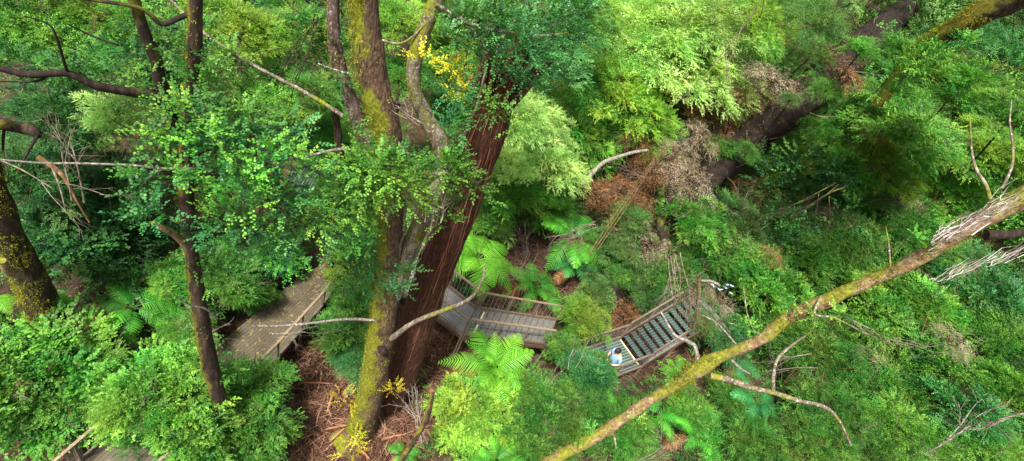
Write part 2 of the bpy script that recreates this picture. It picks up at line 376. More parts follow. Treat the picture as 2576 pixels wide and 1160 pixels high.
sticks('twig_litter', 'scattered brown twigs on the dark forest floor', cl2, 6500, .45, .006, MT['litter'], 4)

# ------------------------------------------------------------------ walkways
def box_between(g, a, b, w, h, tint=.5, upv=(0, 0, 1)):
    a, b = np.asarray(a, float), np.asarray(b, float); d = nrm(b - a); s = nrm(np.cross(d, upv)) * w / 2; u = nrm(np.cross(s, d)) * h / 2
    V = [a - s - u, a + s - u, a + s + u, a - s + u, b - s - u, b + s - u, b + s + u, b - s + u]
    g.add(V, [[3, 2, 1, 0], [4, 5, 6, 7], [0, 1, 5, 4], [1, 2, 6, 5], [2, 3, 7, 6], [3, 0, 4, 7]], tint)
def slab(name, secs, th, m, parent, off):
    """top sheet with uv in metres plus underside and edges"""
    V, Fc, UV = [], [], []
    u = 0
    for i, (l, r) in enumerate(secs):
        l, r = np.asarray(l, float), np.asarray(r, float)
        if i: u += np.linalg.norm((l + r) / 2 - (np.asarray(secs[i - 1][0]) + np.asarray(secs[i - 1][1])) / 2)
        V += [l, r, l - [0, 0, th], r - [0, 0, th]]; w = np.linalg.norm(l - r); UV += [(u, 0), (u, w), (u, -.02), (u, w + .02)]
    n = len(secs)
    for i in range(n - 1):
        a = i * 4; b = a + 4
        Fc += [(a, a + 1, b + 1, b), (a + 2, b + 2, b + 3, a + 3), (a, b, b + 2, a + 2), (a + 1, a + 3, b + 3, b + 1)]
    Fc += [(0, 2, 3, 1), (4 * n - 4, 4 * n - 3, 4 * n - 1, 4 * n - 2)]
    me = bpy.data.meshes.new(name); me.from_pydata([tuple(v - off) for v in V], [], Fc)
    ul = me.uv_layers.new(name='UVMap')
    for lp in me.loops: ul.data[lp.index].uv = UV[lp.vertex_index]
    me.update(); return link(name, me, parent, m)
def rail(root, line, off, hh=.85, bal='bars', step=.13, post=1.2, post_m='rail_timber', top=(.07, .04)):
    """handrail on posts along a line of deck edge points"""
    L = [np.asarray(p, float) for p in line]
    g = Geo()
    for a, b in zip(L[:-1], L[1:]):
        box_between(g, a + [0, 0, hh], b + [0, 0, hh], *top)
    link('handrail', g.mesh('handrail', off=off), root, MT['rail_timber' if 'stairs' in root.name or 'landing' in root.name else 'timber'])
    g = Geo()
    for a, b in zip(L[:-1], L[1:]): box_between(g, a + [0, 0, .06], b + [0, 0, .06], .06, .1)
    link('kick_rail', g.mesh('kick_rail', off=off), root, MT['rail_timber'])
    g = Geo()
    for a, b in zip(L[:-1], L[1:]):
        n = max(1, int(np.linalg.norm(b - a) / step))
        if bal == 'bars':
            for i in range(n):
                p = a + (b - a) * (i + .5) / n; tube(g, [p + [0, 0, .1], p + [0, 0, hh - .03]], .007, 4, 9, cap=False, smooth=False)
        else:
            for z in (.22, .38, .54, .7): tube(g, [a + [0, 0, z], b + [0, 0, z]], .004, 4, 9, cap=False, smooth=False)
    link('balusters', g.mesh('balusters', off=off), root, MT['steel'])
    seen = []
    for a, b in zip(L[:-1], L[1:]):
        n = max(1, round(np.linalg.norm(b - a) / post))
        for i in range(n + 1):
            p = a + (b - a) * i / n
            if any(np.linalg.norm(p - q) < .3 for q in seen): continue
            seen.append(p); g = Geo(); box_between(g, p - [0, 0, max(.3, p[2] - gz(p[0], p[1]) + .1)], p + [0, 0, hh - .025], .055, .055, upv=(1, 0, 0))
            link('post', g.mesh('post', off=off), root, MT[post_m])
def walkway(name, label, cat, secs, m, sides='LR', bal=('bars', 'wires'), group=None, mid=True, hh=.85):
    c = (np.asarray(secs[0][0]) + np.asarray(secs[0][1])) / 2; c = np.array([c[0], c[1], gz(c[0], c[1])])
    root = tag(empty(name, c), label, cat, group)
    slab('deck', secs, .05, m, root, c)
    g = Geo()
    for k in (0, 1):
        o = .03 if k == 0 else -.03
        for s0, s1 in zip(secs[:-1], secs[1:]):
            dv = nrm(np.asarray(s0[1 - k], float) - np.asarray(s0[k], float)) * .05
            box_between(g, np.asarray(s0[k]) + dv - [0, 0, .13], np.asarray(s1[k]) + dv - [0, 0, .13], .06, .15)
    link('edge_beam', g.mesh('edge_beam', off=c), root, MT['timber_dark'])
    if 'L' in sides: rail(root, [s[0] for s in secs], c, hh, bal[0])
    if 'R' in sides: rail(root, [s[1] for s in secs], c, hh, bal[1])
    return root, c

# central boardwalk: level mesh deck behind the red trunk, then shallow steps
A0L, A0R = G(1020, 630, 1.9), G(960, 700, 1.9)
A1L, A1R = G(1127, 722, 1.9), G(1062, 770, 1.9)
A2L, A2R = G(1196, 777, 1.9), G(1161, 843, 1.9)
root, c = walkway('boardwalk', 'grey mesh boardwalk bending beside the foot of the red brown trunk', 'walkway',
                  [(A0L, A0R), (A1L, A1R), (A2L, A2R)], MT['mesh_grey'])
B0L, B0R = A2L, A2R
dirB = nrm((G(1391, 801, 1.2) - A2L) * [1, 1, 0])
n_t = 13; stp = .27; drop = .065
root = tag(empty('step_flight', (B0L + B0R) / 2 * [1, 1, 0]), 'flight of shallow grey board steps behind the bright tree fern', 'steps')
cB = np.array(root.location)
for i in range(n_t):
    a = B0L + dirB * (stp * i + .02) - [0, 0, drop * i + .012]; b = B0R + dirB * (stp * i + .02) - [0, 0, drop * i + .012]
    slab('tread', [(a, b), (a + dirB * (stp - .025), b + dirB * (stp - .025))], .045, MT['tread_grey'], root, cB)
    if i == 1:
        g = Geo(); q = a + [0, 0, .006]; w = b + [0, 0, .006]; e = nrm(w - q)
        box_between(g, q + e * .12 + dirB * .1, q + e * .58 + dirB * .1, .045, .012); box_between(g, q + e * .74 + dirB * .1, q + e * 1.15 + dirB * .1, .045, .012)
        link('nosing_strip', g.mesh('nosing_strip', off=cB), root, MT['nosing'])
eL, eR = B0L + dirB * n_t * stp - [0, 0, drop * n_t], B0R + dirB * n_t * stp - [0, 0, drop * n_t]
rail(root, [B0L + dirB * .1, eL], cB, bal='bars', step=.16); rail(root, [B0R + dirB * .1, eR], cB, bal='wires')
g = Geo()
for a, b in ((B0L, eL), (B0R, eR)): box_between(g, a - [0, 0, .16], b - [0, 0, .16], .05, .16)
link('stringer', g.mesh('stringer', off=cB), root, MT['timber_dark'])

# landing and stairs on the right
S0 = G(1558.7, 850.5, 1.0); S1 = G(1608.8, 919.2, 1.0); cr = nrm((S1 - S0) * [1, 1, 0]); S1 = S0 + cr * 1.36; dr = np.array([-cr[1], cr[0], 0])
if dr[0] < 0: dr = -dr
Lb = S0 - dr * 2.9
root, c = walkway('landing', 'green grey mesh landing where a person stands below the stairs', 'walkway', [(Lb, Lb + cr * 1.36), (S0, S1)], MT['mesh_green'])
g = Geo(); box_between(g, S0 - dr * .03 + cr * .08 + [0, 0, .012], S0 - dr * .03 + cr * 1.24 + [0, 0, .012], .05, .014)
link('nosing_strip', g.mesh('nosing_strip', off=c), root, MT['nosing'])
g = Geo(); q = S0 - dr * 1.75 + cr * .6 + [0, 0, .012]; box_between(g, q, q + cr * .74, .05, .014)
link('deck_joint', g.mesh('deck_joint', off=c), root, MT['timber'])
root = tag(empty('stairs', (S0 + S1) / 2 * [1, 1, 0]), 'open tread metal stairs climbing away from the landing', 'stairs'); cs = np.array(root.location)
ng, rise = .262, .155
for i in range(12):
    a = S0 + dr * (ng * (i + .55)) + [0, 0, rise * (i + .75)] + cr * .06; b = a + cr * 1.24
    slab('tread', [(a, b), (a + dr * .235, b + dr * .235)], .035, MT['tread_green'], root, cs)
e = S0 + dr * ng * 12 + [0, 0, rise * 12]
g = Geo()
for s in (0, 1.36):
    box_between(g, S0 + cr * s - [0, 0, .05], e + cr * s - [0, 0, .05], .05, .2)
link('stringer', g.mesh('stringer', off=cs), root, MT['timber_dark'])
rail(root, [S0 + dr * .05 + [0, 0, .1], S0 + dr * 2.1 + [0, 0, .1 + 2.1 * rise / ng]], cs); rail(root, [S1 + dr * .05 + [0, 0, .1], S1 + dr * 1.35 + [0, 0, .1 + 1.35 * rise / ng]], cs, bal='wires')

# left boardwalk running towards the bottom left corner
D = [(G(835, 652, 1.0), G(868, 682, 1.0)), (G(748, 700, 1.0), G(811, 772, 1.0)), (G(600, 826, 1.0), G(697, 903, 1.0)), (G(400, 985, 1.0), G(520, 1085, 1.0)), (G(205, 1160, 1.0), G(380, 1230, 1.0)), (G(60, 1290, 1.0), G(280, 1360, 1.0))]
walkway('boardwalk', 'leaf strewn brown boardwalk on the lower left behind the slim dark tree', 'walkway', D[:3] + [D[3]], MT['board'], sides='R', bal=('wires', 'wires'))
walkway('boardwalk', 'brown boardwalk end with pale handrail in the bottom left corner', 'walkway', D[3:], MT['board'], sides='LR', bal=('bars', 'wires'))
rgd = np.random.default_rng(12); g = Geo(); n_ = 900
tt = rgd.uniform(0, 3, n_); kk = tt.astype(int); ff = (tt - kk)[:, None]; ss = (rgd.beta(.8, .8, n_))[:, None]
Lp = np.array([d[0] for d in D]); Rp = np.array([d[1] for d in D]); P0 = (Lp[kk] * (1 - ff) + Lp[kk + 1] * ff) * (1 - ss) + (Rp[kk] * (1 - ff) + Rp[kk + 1] * ff) * ss + [0, 0, .008]
leaf_geo(g, P0, rgd.normal(0, 1, (n_, 3)) * [1, 1, .05], np.tile([0, 0, 1.], (n_, 1)), .03, 2, .06, .032, rgd, 0, True, None, .12)
tag(link('fallen_leaves', g.mesh('fallen_leaves'), None, MT['litter_leaf']), 'fallen leaves strewn over the lower left deck', kind='stuff')
e0 = D[0]; q = nrm((G(905, 640, 1.0) - G(850, 667, 1.0)) * [1, 1, 0])
walkway('boardwalk', 'grey wire mesh boardwalk piece at the top end of the leaf strewn deck', 'walkway', [(e0[0] + q * .03, e0[1] + q * .03), (e0[0] + q * 2.6, e0[1] + q * 2.6)], MT['mesh_grey'], sides='L')
a, b = G(722, 455, 1.2), G(772, 372, 1.2); d_ = nrm((b - a) * [1, 1, 0]); s_ = np.array([d_[1], -d_[0], 0]) * 1.2
walkway('boardwalk', 'bluish mesh boardwalk glimpsed beyond the fern fronds left of the mossy trunk', 'walkway', [(a, a + s_), (a + d_ * 5, a + s_ + d_ * 5)], MT['mesh_green'], sides='R')
a, b = G(2042, 372, 3.2), G(2160, 368, 3.2); d_ = nrm((b - a) * [1, 1, 0]); s_ = np.array([d_[1], -d_[0], 0]) * 1.8
walkway('boardwalk', 'far brown boardwalk corner seen through the foliage on the right', 'walkway', [(a, a + s_), (b, b + s_)], MT['board'])

# ------------------------------------------------------------------ person on the landing
def skin_body(name, pts, edges, root_i, parent, m, sub=2):
    me = bpy.data.meshes.new(name); me.from_pydata([p[:3] for p in pts], edges, [])
    o = link(name, me, parent, m); md = o.modifiers.new('skin', 'SKIN'); md.use_smooth_shade = True
    for i, p in enumerate(pts):
        sv = me.skin_vertices[0].data[i]; r = p[3]; sv.radius = (r, p[4] if len(p) > 4 else r); sv.use_root = i == root_i
    s = o.modifiers.new('sub', 'SUBSURF'); s.levels = s.render_levels = sub
    return o
hd = G(1566, 881, 2.66); base = np.array([hd[0], hd[1], 1.0]) + np.array([-.05, -.02, 0])
face = math.atan2(-.65, -.76)
pr = tag(empty('person', base, face), 'person in pale blue shirt and blue jeans on the landing, hands together in front', 'person')
# local frame: +x forward, +y their left
body = [(0, 0, .95, .14, .17), (0, 0, 1.1, .12, .15), (0, 0, 1.3, .13, .18), (0, 0, 1.42, .10, .15), (.01, 0, 1.5, .055), (.03, 0, 1.58, .06),      # 0-5 trunk, neck
        (0, .19, 1.41, .06), (-.02, .27, 1.15, .045), (.17, .17, 1.07, .036), (.26, .07, 1.12, .027),      # 6-9 left arm
        (0, -.19, 1.41, .06), (-.02, -.27, 1.15, .045), (.17, -.17, 1.07, .036), (.26, -.07, 1.12, .027),  # 10-13 right arm
        (0, .1, .88, .1), (.03, .11, .5, .065), (0, .12, .1, .045), (.12, .13, .04, .035),
        (0, -.1, .88, .1), (.05, -.11, .5, .065), (.02, -.12, .1, .045), (.14, -.13, .04, .035)]
be = [(0, 1), (1, 2), (2, 3), (3, 4), (4, 5), (3, 6), (6, 7), (7, 8), (8, 9), (3, 10), (10, 11), (11, 12), (12, 13), (0, 14), (14, 15), (15, 16), (16, 17), (0, 18), (18, 19), (19, 20), (20, 21)]
skin_body('body', body, be, 0, pr, MT['skin'])
# head with features
g = Geo(); nu, nv = 20, 14
V = []
for i in range(nv + 1):
    ph = math.pi * i / nv
    for j in range(nu):
        th = 2 * math.pi * j / nu; x, y, z = math.sin(ph) * math.cos(th), math.sin(ph) * math.sin(th), math.cos(ph)
        r = np.array([x * .095, y * .075, z * .118]); 
        if z < 0: r[0] += .012 * (-z) * (x > 0); r[1] *= 1 + .25 * z
        if abs(y) < .25 and x > .6 and -.35 < z < .15: r[0] += .022 * (1 - abs(z + .15) * 2)
        if x > .5 and .05 < z < .3 and .25 < abs(y) < .6: r[0] -= .008
        V.append(r + [.04, 0, 1.675])
Fc = [[i * nu + j, (i + 1) * nu + j, (i + 1) * nu + (j + 1) % nu, i * nu + (j + 1) % nu] for i in range(nv) for j in range(nu)]
g.add(V, Fc); hdo = link('head', g.mesh('head', True), pr, MT['skin'])
for s in (1, -1):
    g = Geo(); tube(g, [(.03, .074 * s, 1.70), (.025, .088 * s, 1.675), (.035, .076 * s, 1.65)], [.008, .014, .008], 6, .01); link('ear', g.mesh('ear', True), hdo, MT['skin'])
nk = Matrix.Translation((.01, 0, 1.55)); hdo.matrix_local = nk @ Matrix.Rotation(.75, 4, 'Y') @ nk.inverted()
g = Geo(); V = []
for i in range(11):
    ph = math.pi * .62 * i / 10
    for j in range(24):
        th = 2 * math.pi * j / 24; x, y, z = math.sin(ph) * math.cos(th), math.sin(ph) * math.sin(th), math.cos(ph)
        if x > .35 and z < .45: x *= .8; z = max(z, .42)
        k = 1.2 + .03 * math.sin(9 * th + 3 * ph)
        V.append((x * .098 * k + .03, y * .08 * k, z * .122 * k + 1.685))
g.add(V, [[i * 24 + j, (i + 1) * 24 + j, (i + 1) * 24 + (j + 1) % 24, i * 24 + (j + 1) % 24] for i in range(10) for j in range(24)])
link('hair', g.mesh('hair', True), hdo, MT['hair'])
sh = [(0, 0, .93, .155, .185), (0, 0, 1.1, .135, .17), (0, 0, 1.3, .145, .195), (0, 0, 1.42, .11, .165), (.005, 0, 1.475, .07),
      (0, .19, 1.415, .076), (-.015, .245, 1.22, .066), (0, -.19, 1.415, .076), (-.015, -.245, 1.22, .066)]
skin_body('shirt', sh, [(0, 1), (1, 2), (2, 3), (3, 4), (3, 5), (5, 6), (3, 7), (7, 8)], 0, pr, MT['shirt'])
jn = [(0, 0, .96, .15, .18), (0, .1, .87, .112), (.03, .11, .5, .082), (0, .12, .1, .07), (0, -.1, .87, .112), (.05, -.11, .5, .082), (.02, -.12, .1, .07)]
skin_body('jeans', jn, [(0, 1), (1, 2), (2, 3), (0, 4), (4, 5), (5, 6)], 0, pr, MT['jeans'])
for s, x0 in ((1, 0), (-1, .02)):
    g = Geo(); tube(g, [(x0 - .05, .12 * s, .045), (x0 + .06, .125 * s, .05), (x0 + .17, .13 * s, .035)], [.045, .052, .035], 10, .03); link('shoe', g.mesh('shoe', True), pr, MT['shoe'])
    # hand: palm, four fingers and a thumb as one skinned chain
    h0 = np.array([.27, .06 * s, 1.12]); pts = [(*h0, .02, .032), (*(h0 + [.05, -.03 * s, .01]), .018, .036)]; ed = [(0, 1)]
    for k, L in enumerate((.06, .075, .07, .055)):
        o = np.array([.07, (-.055 + .02 * k) * s, .01]); pts.append((*(h0 + o), .009)); pts.append((*(h0 + o + [L * .55, -.012 * s, -.005]), .0085)); pts.append((*(h0 + o + [L * .8, -.02 * s, -.03]), .007))
        b_ = len(pts); ed += [(1, b_ - 3), (b_ - 3, b_ - 2), (b_ - 2, b_ - 1)]
    pts += [(*(h0 + [.03, -.05 * s, .02]), .011), (*(h0 + [.06, -.075 * s, .03]), .009)]; b_ = len(pts); ed += [(0, b_ - 2), (b_ - 2, b_ - 1)]
    skin_body('hand', pts, ed, 0, pr, MT['skin'], 1)

# ------------------------------------------------------------------ tree ferns
def frond_mesh(name, seed, droop=.55, npair=23):
    rg = np.random.default_rng(seed); g = Geo(); t = np.linspace(0, 1, 24)
    x = t * (1 - .12 * t ** 2); z = .55 * t - droop * 1.25 * t ** 2.1; y = .06 * rg.normal() * t ** 2
    C = np.column_stack([x, y * np.ones(24), z])
    tube(g, C, np.linspace(.009, .0015, 24), 4, 9, tint=.1, smooth=False)
    T = nrm(np.gradient(C, axis=0))
    O, Dd, Nn, LL = [], [], [], []
    for i in range(npair):
        s = .14 + .85 * (i + .5) / npair; k = s * 23; a = int(k); f = k - a; a2 = min(a + 1, 23); p = C[a] * (1 - f) + C[a2] * f; tt = nrm(T[a] * (1 - f) + T[a2] * f)
        side0 = nrm(np.cross([0, 0, 1], tt)); n = nrm(np.cross(tt, side0))
        pl = .215 * (min(1, (s - .05) / .3) ** .8) * (1 - max(0, (s - .45) / .56) ** 1.6) + .012
        for sd in (1, -1):
            d = nrm(side0 * sd + tt * (.35 + .35 * s) - n * .18 + rg.normal(0, .04, 3)); L = pl * rg.uniform(.92, 1.06); w = .015 * (1 - .3 * s)
            # toothed pinna: pairs of small lobes along its own rib, drooping to the tip
            m = 9; q = np.arange(m + 1) / m; Q = p + d * (L * q)[:, None]; Q[:, 2] -= .22 * L * q ** 2
            ax = nrm(np.cross(n, d)); W = w * (1 - q ** 2.2 * .9) * (.72 + .28 * min(1, L / .15))
            V = []; Fc = []
            for j in range(m):
                a0, a1 = Q[j], Q[j + 1]
                for e in (1, -1):
                    b0 = len(V); tip = a0 * .35 + a1 * .65 + d * .008 + ax * e * W[j] - n * .15 * W[j]
                    V += [a0, a0 * .7 + a1 * .3 + ax * e * W[j] * .85, tip, a1]; Fc.append([b0, b0 + 1, b0 + 2, b0 + 3])
            g.add(V, Fc, np.clip(.35 + .4 * s + rg.uniform(-.2, .2), 0, 1))
    return g.mesh(name)
FR = [frond_mesh('frond', 50 + i, dp) for i, dp in enumerate((.45, .6, .75))]
def fern(x, y, rpx, hz, nf, m, label, seed, upr=0.0, pos=None, trunk=True):
    rg = np.random.default_rng(seed); p = G(x, y, hz) if pos is None else np.array(pos, float); d = (p - CAM) @ fw; L = rpx * d / F
    g0 = gz(p[0], p[1]); root = tag(empty('tree_fern', (p[0], p[1], g0)), label, 'tree fern', 'tree ferns in the gully')
    if p[2] - g0 > .15: tobj('trunk', [(p[0], p[1], g0 - .1), (p[0] + .03, p[1], (g0 + p[2]) / 2), p], [.13, .1, .09], LMB, root, 10, .06, .2)
    a0 = rg.uniform(0, 6.28)
    for i in range(nf):
        o = link('frond', FR[rg.integers(3)], root, LM[m]); inner = i % 3 == 2
        o.location = (0, 0, p[2] - g0); o.rotation_euler = (rg.normal(0, .12), -(upr + (.5 if inner else .05) + rg.normal(0, .12)), a0 + i * 2.39996 + rg.normal(0, .12))
        if i >= nf - 2:
            o.material_slots[0].link = 'OBJECT'; o.material_slots[0].material = LM['dead']; o.rotation_euler[1] = .55; o['label'] = 'brown dead hanging frond'
        s = L * (.85 if inner else 1) * rg.uniform(.85, 1.12); o.scale = (s, s * 1.12, s)
    return root
LMB = BM['ftrunk']
FERNS = [
 (1200, 655, 140, 1.9, 16, 'fernb', 'large bright tree fern above the bend of the grey boardwalk', .05),
 (1440, 600, 125, 1.7, 14, 'fern', 'mid green tree fern under the brown dead fronds', .05),
 (1345, 722, 98, .6, 11, 'fern', 'low deep green fern on bare soil above the shallow steps', .0),
 (1440, 672, 90, 1.0, 11, 'ferndk', 'blue green fern right of the low deep green fern', .05),
 (1238, 938, 138, 1.7, 14, 'fernb', 'brightest yellow green tree fern in front of the shallow steps', .35),
 (335, 775, 125, 1.7, 11, 'fern', 'deep green fern over brown soil left of the slim dark tree', .0),
 (845, 512, 120, 1.9, 13, 'fernb', 'bright tree fern below the bluish mesh boardwalk', .0),
 (1240, 1165, 110, 1.2, 9, 'fern', 'fern with one upright frond at the bottom edge under the lime bush', .45),
 (1702, 940, 62, .8, 9, 'fernb', 'small bright fern beside the stairs under the leaning trunk', .1),
 (1560, 1040, 92, 1.0, 11, 'ferndk', 'dark fern below the landing beside the leaning trunk', .05),
 (1470, 985, 88, 1.6, 12, 'fern', 'mid green fern left of the landing', .15),
 (2590, 790, 95, 4.5, 9, 'fernb', 'bright fern at the right edge below the leaning trunk', .1),
 (-20, 750, 80, 1.4, 9, 'fernb', 'fern at the left edge beside the far left mossy trunk', .1),
 (1850, 905, 85, 1.2, 10, 'ferndk', 'deep green fern just above the middle of the leaning trunk', .05),
 (1640, 1050, 95, 1.1, 11, 'fern', 'green fern under the lower half of the leaning trunk', .1),
 (1745, 1100, 100, 1.1, 11, 'fern', 'broad green fern right of the lower leaning trunk', .05),
 (1905, 1015, 90, 1.4, 10, 'ferndk', 'shaded fern under the forked side branch', .0),
 (1150, 620, 70, 1.1, 10, 'fern', 'fern partly hidden by the red brown trunk', .1),
 (1010, 1145, 60, .6, 8, 'fern', 'small fern among bark shreds at the foot of the mossy tree', .1),
 (745, 375, 50, 2.2, 8, 'fern', 'small pale fern at the far end of the bluish mesh boardwalk', .1),
]
for i, (x, y, r, hz, nf, m, lb, upr) in enumerate(FERNS): fern(x, y, r, hz, nf, m, lb, 300 + i, upr)

# ------------------------------------------------------------------ big trees
def spray_stems(g, o, d, L, droop):
    m = len(o); c = nrm(np.cross(d, [0, 0, 1.])) * .0022; e = o + nrm(d) * L; e[:, 2] -= droop * L
    P = np.stack([o - c, o + c, e + c * .4, e - c * .4], 1).reshape(-1, 3); g.add(P, np.arange(m * 4).reshape(-1, 4), 0.0)
def foliage(parent, blobs, seed, m, name='foliage', k=9, ll=.058, lw=.04, L=.26, hexa=True, droop=.12, dens=1.0, lay=.92, disc=.34, jit=.2, label=None):
    """blobs: (x, y, depth, radius px) clumps of leafy sprays in one mesh"""
    rg = np.random.default_rng(seed); g = Geo()
    for x, y, d, r in blobs:
        c = at(x, y, d); R = r * d / F
        ncl = max(3, int(dens * 26 * (R / .5) ** 1.6)); 
        o, dd, nn, bt = blob_sprays(c, (R, R, R * .75), ncl, 7, L, rg, lay=lay, disc=min(.6, .22 / R))
        leaf_geo(g, o, dd, nn, L, k, ll, lw, rg, droop, hexa, bt, jit); spray_stems(g, o, dd, L, droop)
    o = link(name, g.mesh(name, off=np.array(parent.location)), parent, LM[m])
    if label: o['label'] = label
    return o
def root_at(p, name, label, cat, group=None):
    return tag(empty(name, (p[0], p[1], gz(p[0], p[1]))), label, cat, group)

# 1 the mossy myrtle in front
hb = math.hypot(*G(905, 1090, 0)[:2])
def hz(lst, h0=None): return [H(x, y, (h0 or hb) + dh) for x, y, dh in lst]
r1 = root_at(G(905, 1090, 0), 'myrtle_tree', 'tall mossy myrtle tree with three stems in front of the red brown trunk', 'tree')
P = [G(880, 1120, -.3)] + hz([(905, 1085, 0), (940, 960, 0), (957, 850, 0), (975, 720, .02), (984, 580, .0), (976, 450, 0), (972, 345, 0), (938, 190, 0), (922, 60, 0), (912, -60, 0), (905, -220, 0)])
# radii from picture widths
W = [78, 62, 66, 62, 66, 62, 66, 72, 76, 72, 72, 70]
rad = [w / 2 * ((p - CAM) @ fw) / F for w, p in zip(W, P)]
rad[0] *= 1.5; rad[1] *= 1.15
_, m1 = tobj('trunk', P, rad, BM['myrtle'], r1, 28, .05, .16, 1)
P2 = hz([(992, 740, 0), (1022, 650, .05), (1058, 560, .1), (1098, 460, .2), (1118, 390, .2), (1070, 290, .15), (1042, 220, .1), (1048, 130, .1), (1085, 30, .1), (1125, -80, .1)])
W2 = [42, 46, 45, 42, 46, 40, 35, 39, 39, 37]
_, m2 = tobj('limb', P2, [w / 2 * ((p - CAM) @ fw) / F for w, p in zip(W2, P2)], BM['grey'], r1, 20, .05, .13, 2)
_, m2b = tobj('limb', [P2[0] * .5 + P[4] * .5] + P2[:4], [.13, .155, .168, .168, .15], BM['myrtle'], r1, 16, .05, .16, 7)
P3 = hz([(960, 392, .05), (915, 340, .15), (878, 240, .2), (850, 150, .25), (838, 40, .3), (845, -80, .3)])
W3 = [34, 44, 34, 36, 32, 30]
_, m3 = tobj('limb', P3, [w / 2 * ((p - CAM) @ fw) / F for w, p in zip(W3, P3)], BM['purple'], r1, 18, .05, .13, 3)
moss_on([m1], r1, 20000, .026, (-.9, -.5, .2), .02, 5)
moss_on([m2, m2b, m3], r1, 7000, .02, (-.6, -.3, .5), .1, 6)
tobj('knot', hz([(950, 872, -.28), (962, 880, -.32), (972, 895, -.28)]), [.04, .1, .04], BM['black'], r1, 12, .03, .3, 4)
def thin(name, lst, w0, w1, m, parent, h0=None, sides=7, rough=.12):
    """a branch traced at horizontal distances"""
    P_ = hz(lst, h0); n = len(P_)
    rr = [(w0 + (w1 - w0) * i / (n - 1)) / 2 * ((p - CAM) @ fw) / F for i, p in enumerate(P_)]
    return tobj(name, P_, rr, m, parent, sides, .05, rough, len(bpy.data.objects) % 50)[1]
thin('branch', [(925, 335, .1), (850, 283, .15), (760, 228, .3), (640, 165, .6), (520, 88, .9), (425, -5, 1.2)], 12, 7, BM['grey'], r1)
thin('branch', [(922, 382, -.3), (850, 376, -.6), (760, 396, -.9), (660, 407, -1.1), (560, 420, -1.1), (420, 424, -1.1), (330, 416, -1.1), (200, 411, -1), (100, 410, -.9), (-20, 400, -.9)], 8, 5, BM['pale'], r1)
thin('branch', [(950, 806, -.2), (870, 803, -.3), (790, 812, -.4), (700, 820, -.5), (635, 820, -.6)], 8, 5, BM['pale'], r1)
thin('branch', [(985, 852, -.3), (1040, 812, -.45), (1110, 783, -.5), (1165, 762, -.5), (1195, 738, -.5), (1215, 700, -.5), (1218, 668, -.45)], 15, 5, BM['grey'], r1)
thin('branch', [(1150, 390, .2), (1172, 330, .1), (1200, 265, 0), (1215, 205, 0), (1225, 170, 0)], 9, 5, BM['grey'], r1)
thin('branch', [(1110, 440, .1), (1060, 430, -.1), (1035, 395, -.1), (1005, 365, -.1), (985, 300, 0), (960, 250, 0)], 13, 5, BM['grey'], r1)
thin('branch', [(955, 100, 0), (1000, 110, 0), (1035, 95, 0), (1070, 60, 0)], 8, 4, BM['grey'], r1)
thin('branch', [(900, 190, 0), (850, 178, 0), (800, 160, .1)], 6, 3, BM['grey'], r1)
thin('branch', [(780, 510, -.6), (700, 480, -.6), (665, 520, -.6), (640, 580, -.6)], 4, 2, BM['twig'], r1)
thin('branch', [(1000, 690, -.1), (1012, 600, -.15), (1060, 500, -.15), (1105, 530, -.1), (1060, 640, -.05)], 7, 3, BM['grey'], r1)
foliage(r1, [(960, 425, 8.2, 62), (1010, 470, 8.2, 60), (930, 500, 8.4, 45), (1000, 400, 8.3, 40), (1130, 440, 8, 48), (1165, 480, 8, 38), (1070, 440, 8.3, 40), (1135, 525, 8.6, 28), (900, 470, 8.6, 50), (870, 560, 9, 42)], 21, 'mid', name='foliage', dens=.7)
foliage(r1, [(1255, 285, 8.2, 20), (1290, 320, 8.4, 16), (1170, 300, 8, 18), (1215, 255, 8.1, 18), (1150, 400, 7.9, 20), (1130, 560, 8.6, 18), (870, 330, 8, 22), (845, 200, 8, 24), (860, 120, 8, 20)], 29, 'mid', dens=1.0, ll=.048)
foliage(r1, [(940, 420, 8.0, 55), (1010, 445, 7.9, 50), (900, 440, 8.3, 50), (1120, 420, 7.9, 34), (1165, 440, 7.9, 30), (880, 520, 8.8, 44), (900, 590, 9.2, 34)], 28, 'shrub', dens=.8)
foliage(r1, [(1025, 690, 10.3, 22), (1000, 735, 10.6, 26), (915, 640, 10.8, 45), (905, 700, 11, 50)], 22, 'teal', dens=1.0, ll=.045)
foliage(r1, [(1240, 150, 8.2, 52), (1300, 125, 8.4, 60), (1195, 110, 8.2, 50), (1350, 165, 8.8, 48), (1270, 60, 8.2, 66), (1180, 45, 8, 55), (1360, 70, 8.8, 66), (1430, 110, 9, 60), (1430, 30, 9, 60), (1300, 205, 8.6, 26), (1150, 250, 8, 34), (1145, 320, 8, 34), (1120, 90, 7.8, 30), (1340, 235, 9, 36), (1400, 200, 9.2, 40)], 27, 'teal', dens=1.0, ll=.05, lw=.036, label='blue green leafy boughs hanging over the torn trunk top')
thin('branch', [(1095, 10, 0), (1180, 60, .3), (1270, 80, .5), (1370, 90, .8), (1440, 80, 1.2)], 14, 4, BM['grey'], r1)
thin('branch', [(1180, 60, .3), (1230, 130, .4), (1290, 180, .5)], 7, 3, BM['grey'], r1)
foliage(r1, [(1065, 160, 7.6, 22), (1150, 110, 8.2, 26), (1150, 170, 8.2, 22), (1155, 225, 8.4, 16), (985, 985, 13.5, 22), (880, 1100, 14.4, 28), (860, 1010, 14.4, 28), (890, 1145, 14.2, 30)], 23, 'gold', dens=.24, ll=.045, lw=.03, label='golden yellow leaf sprays')

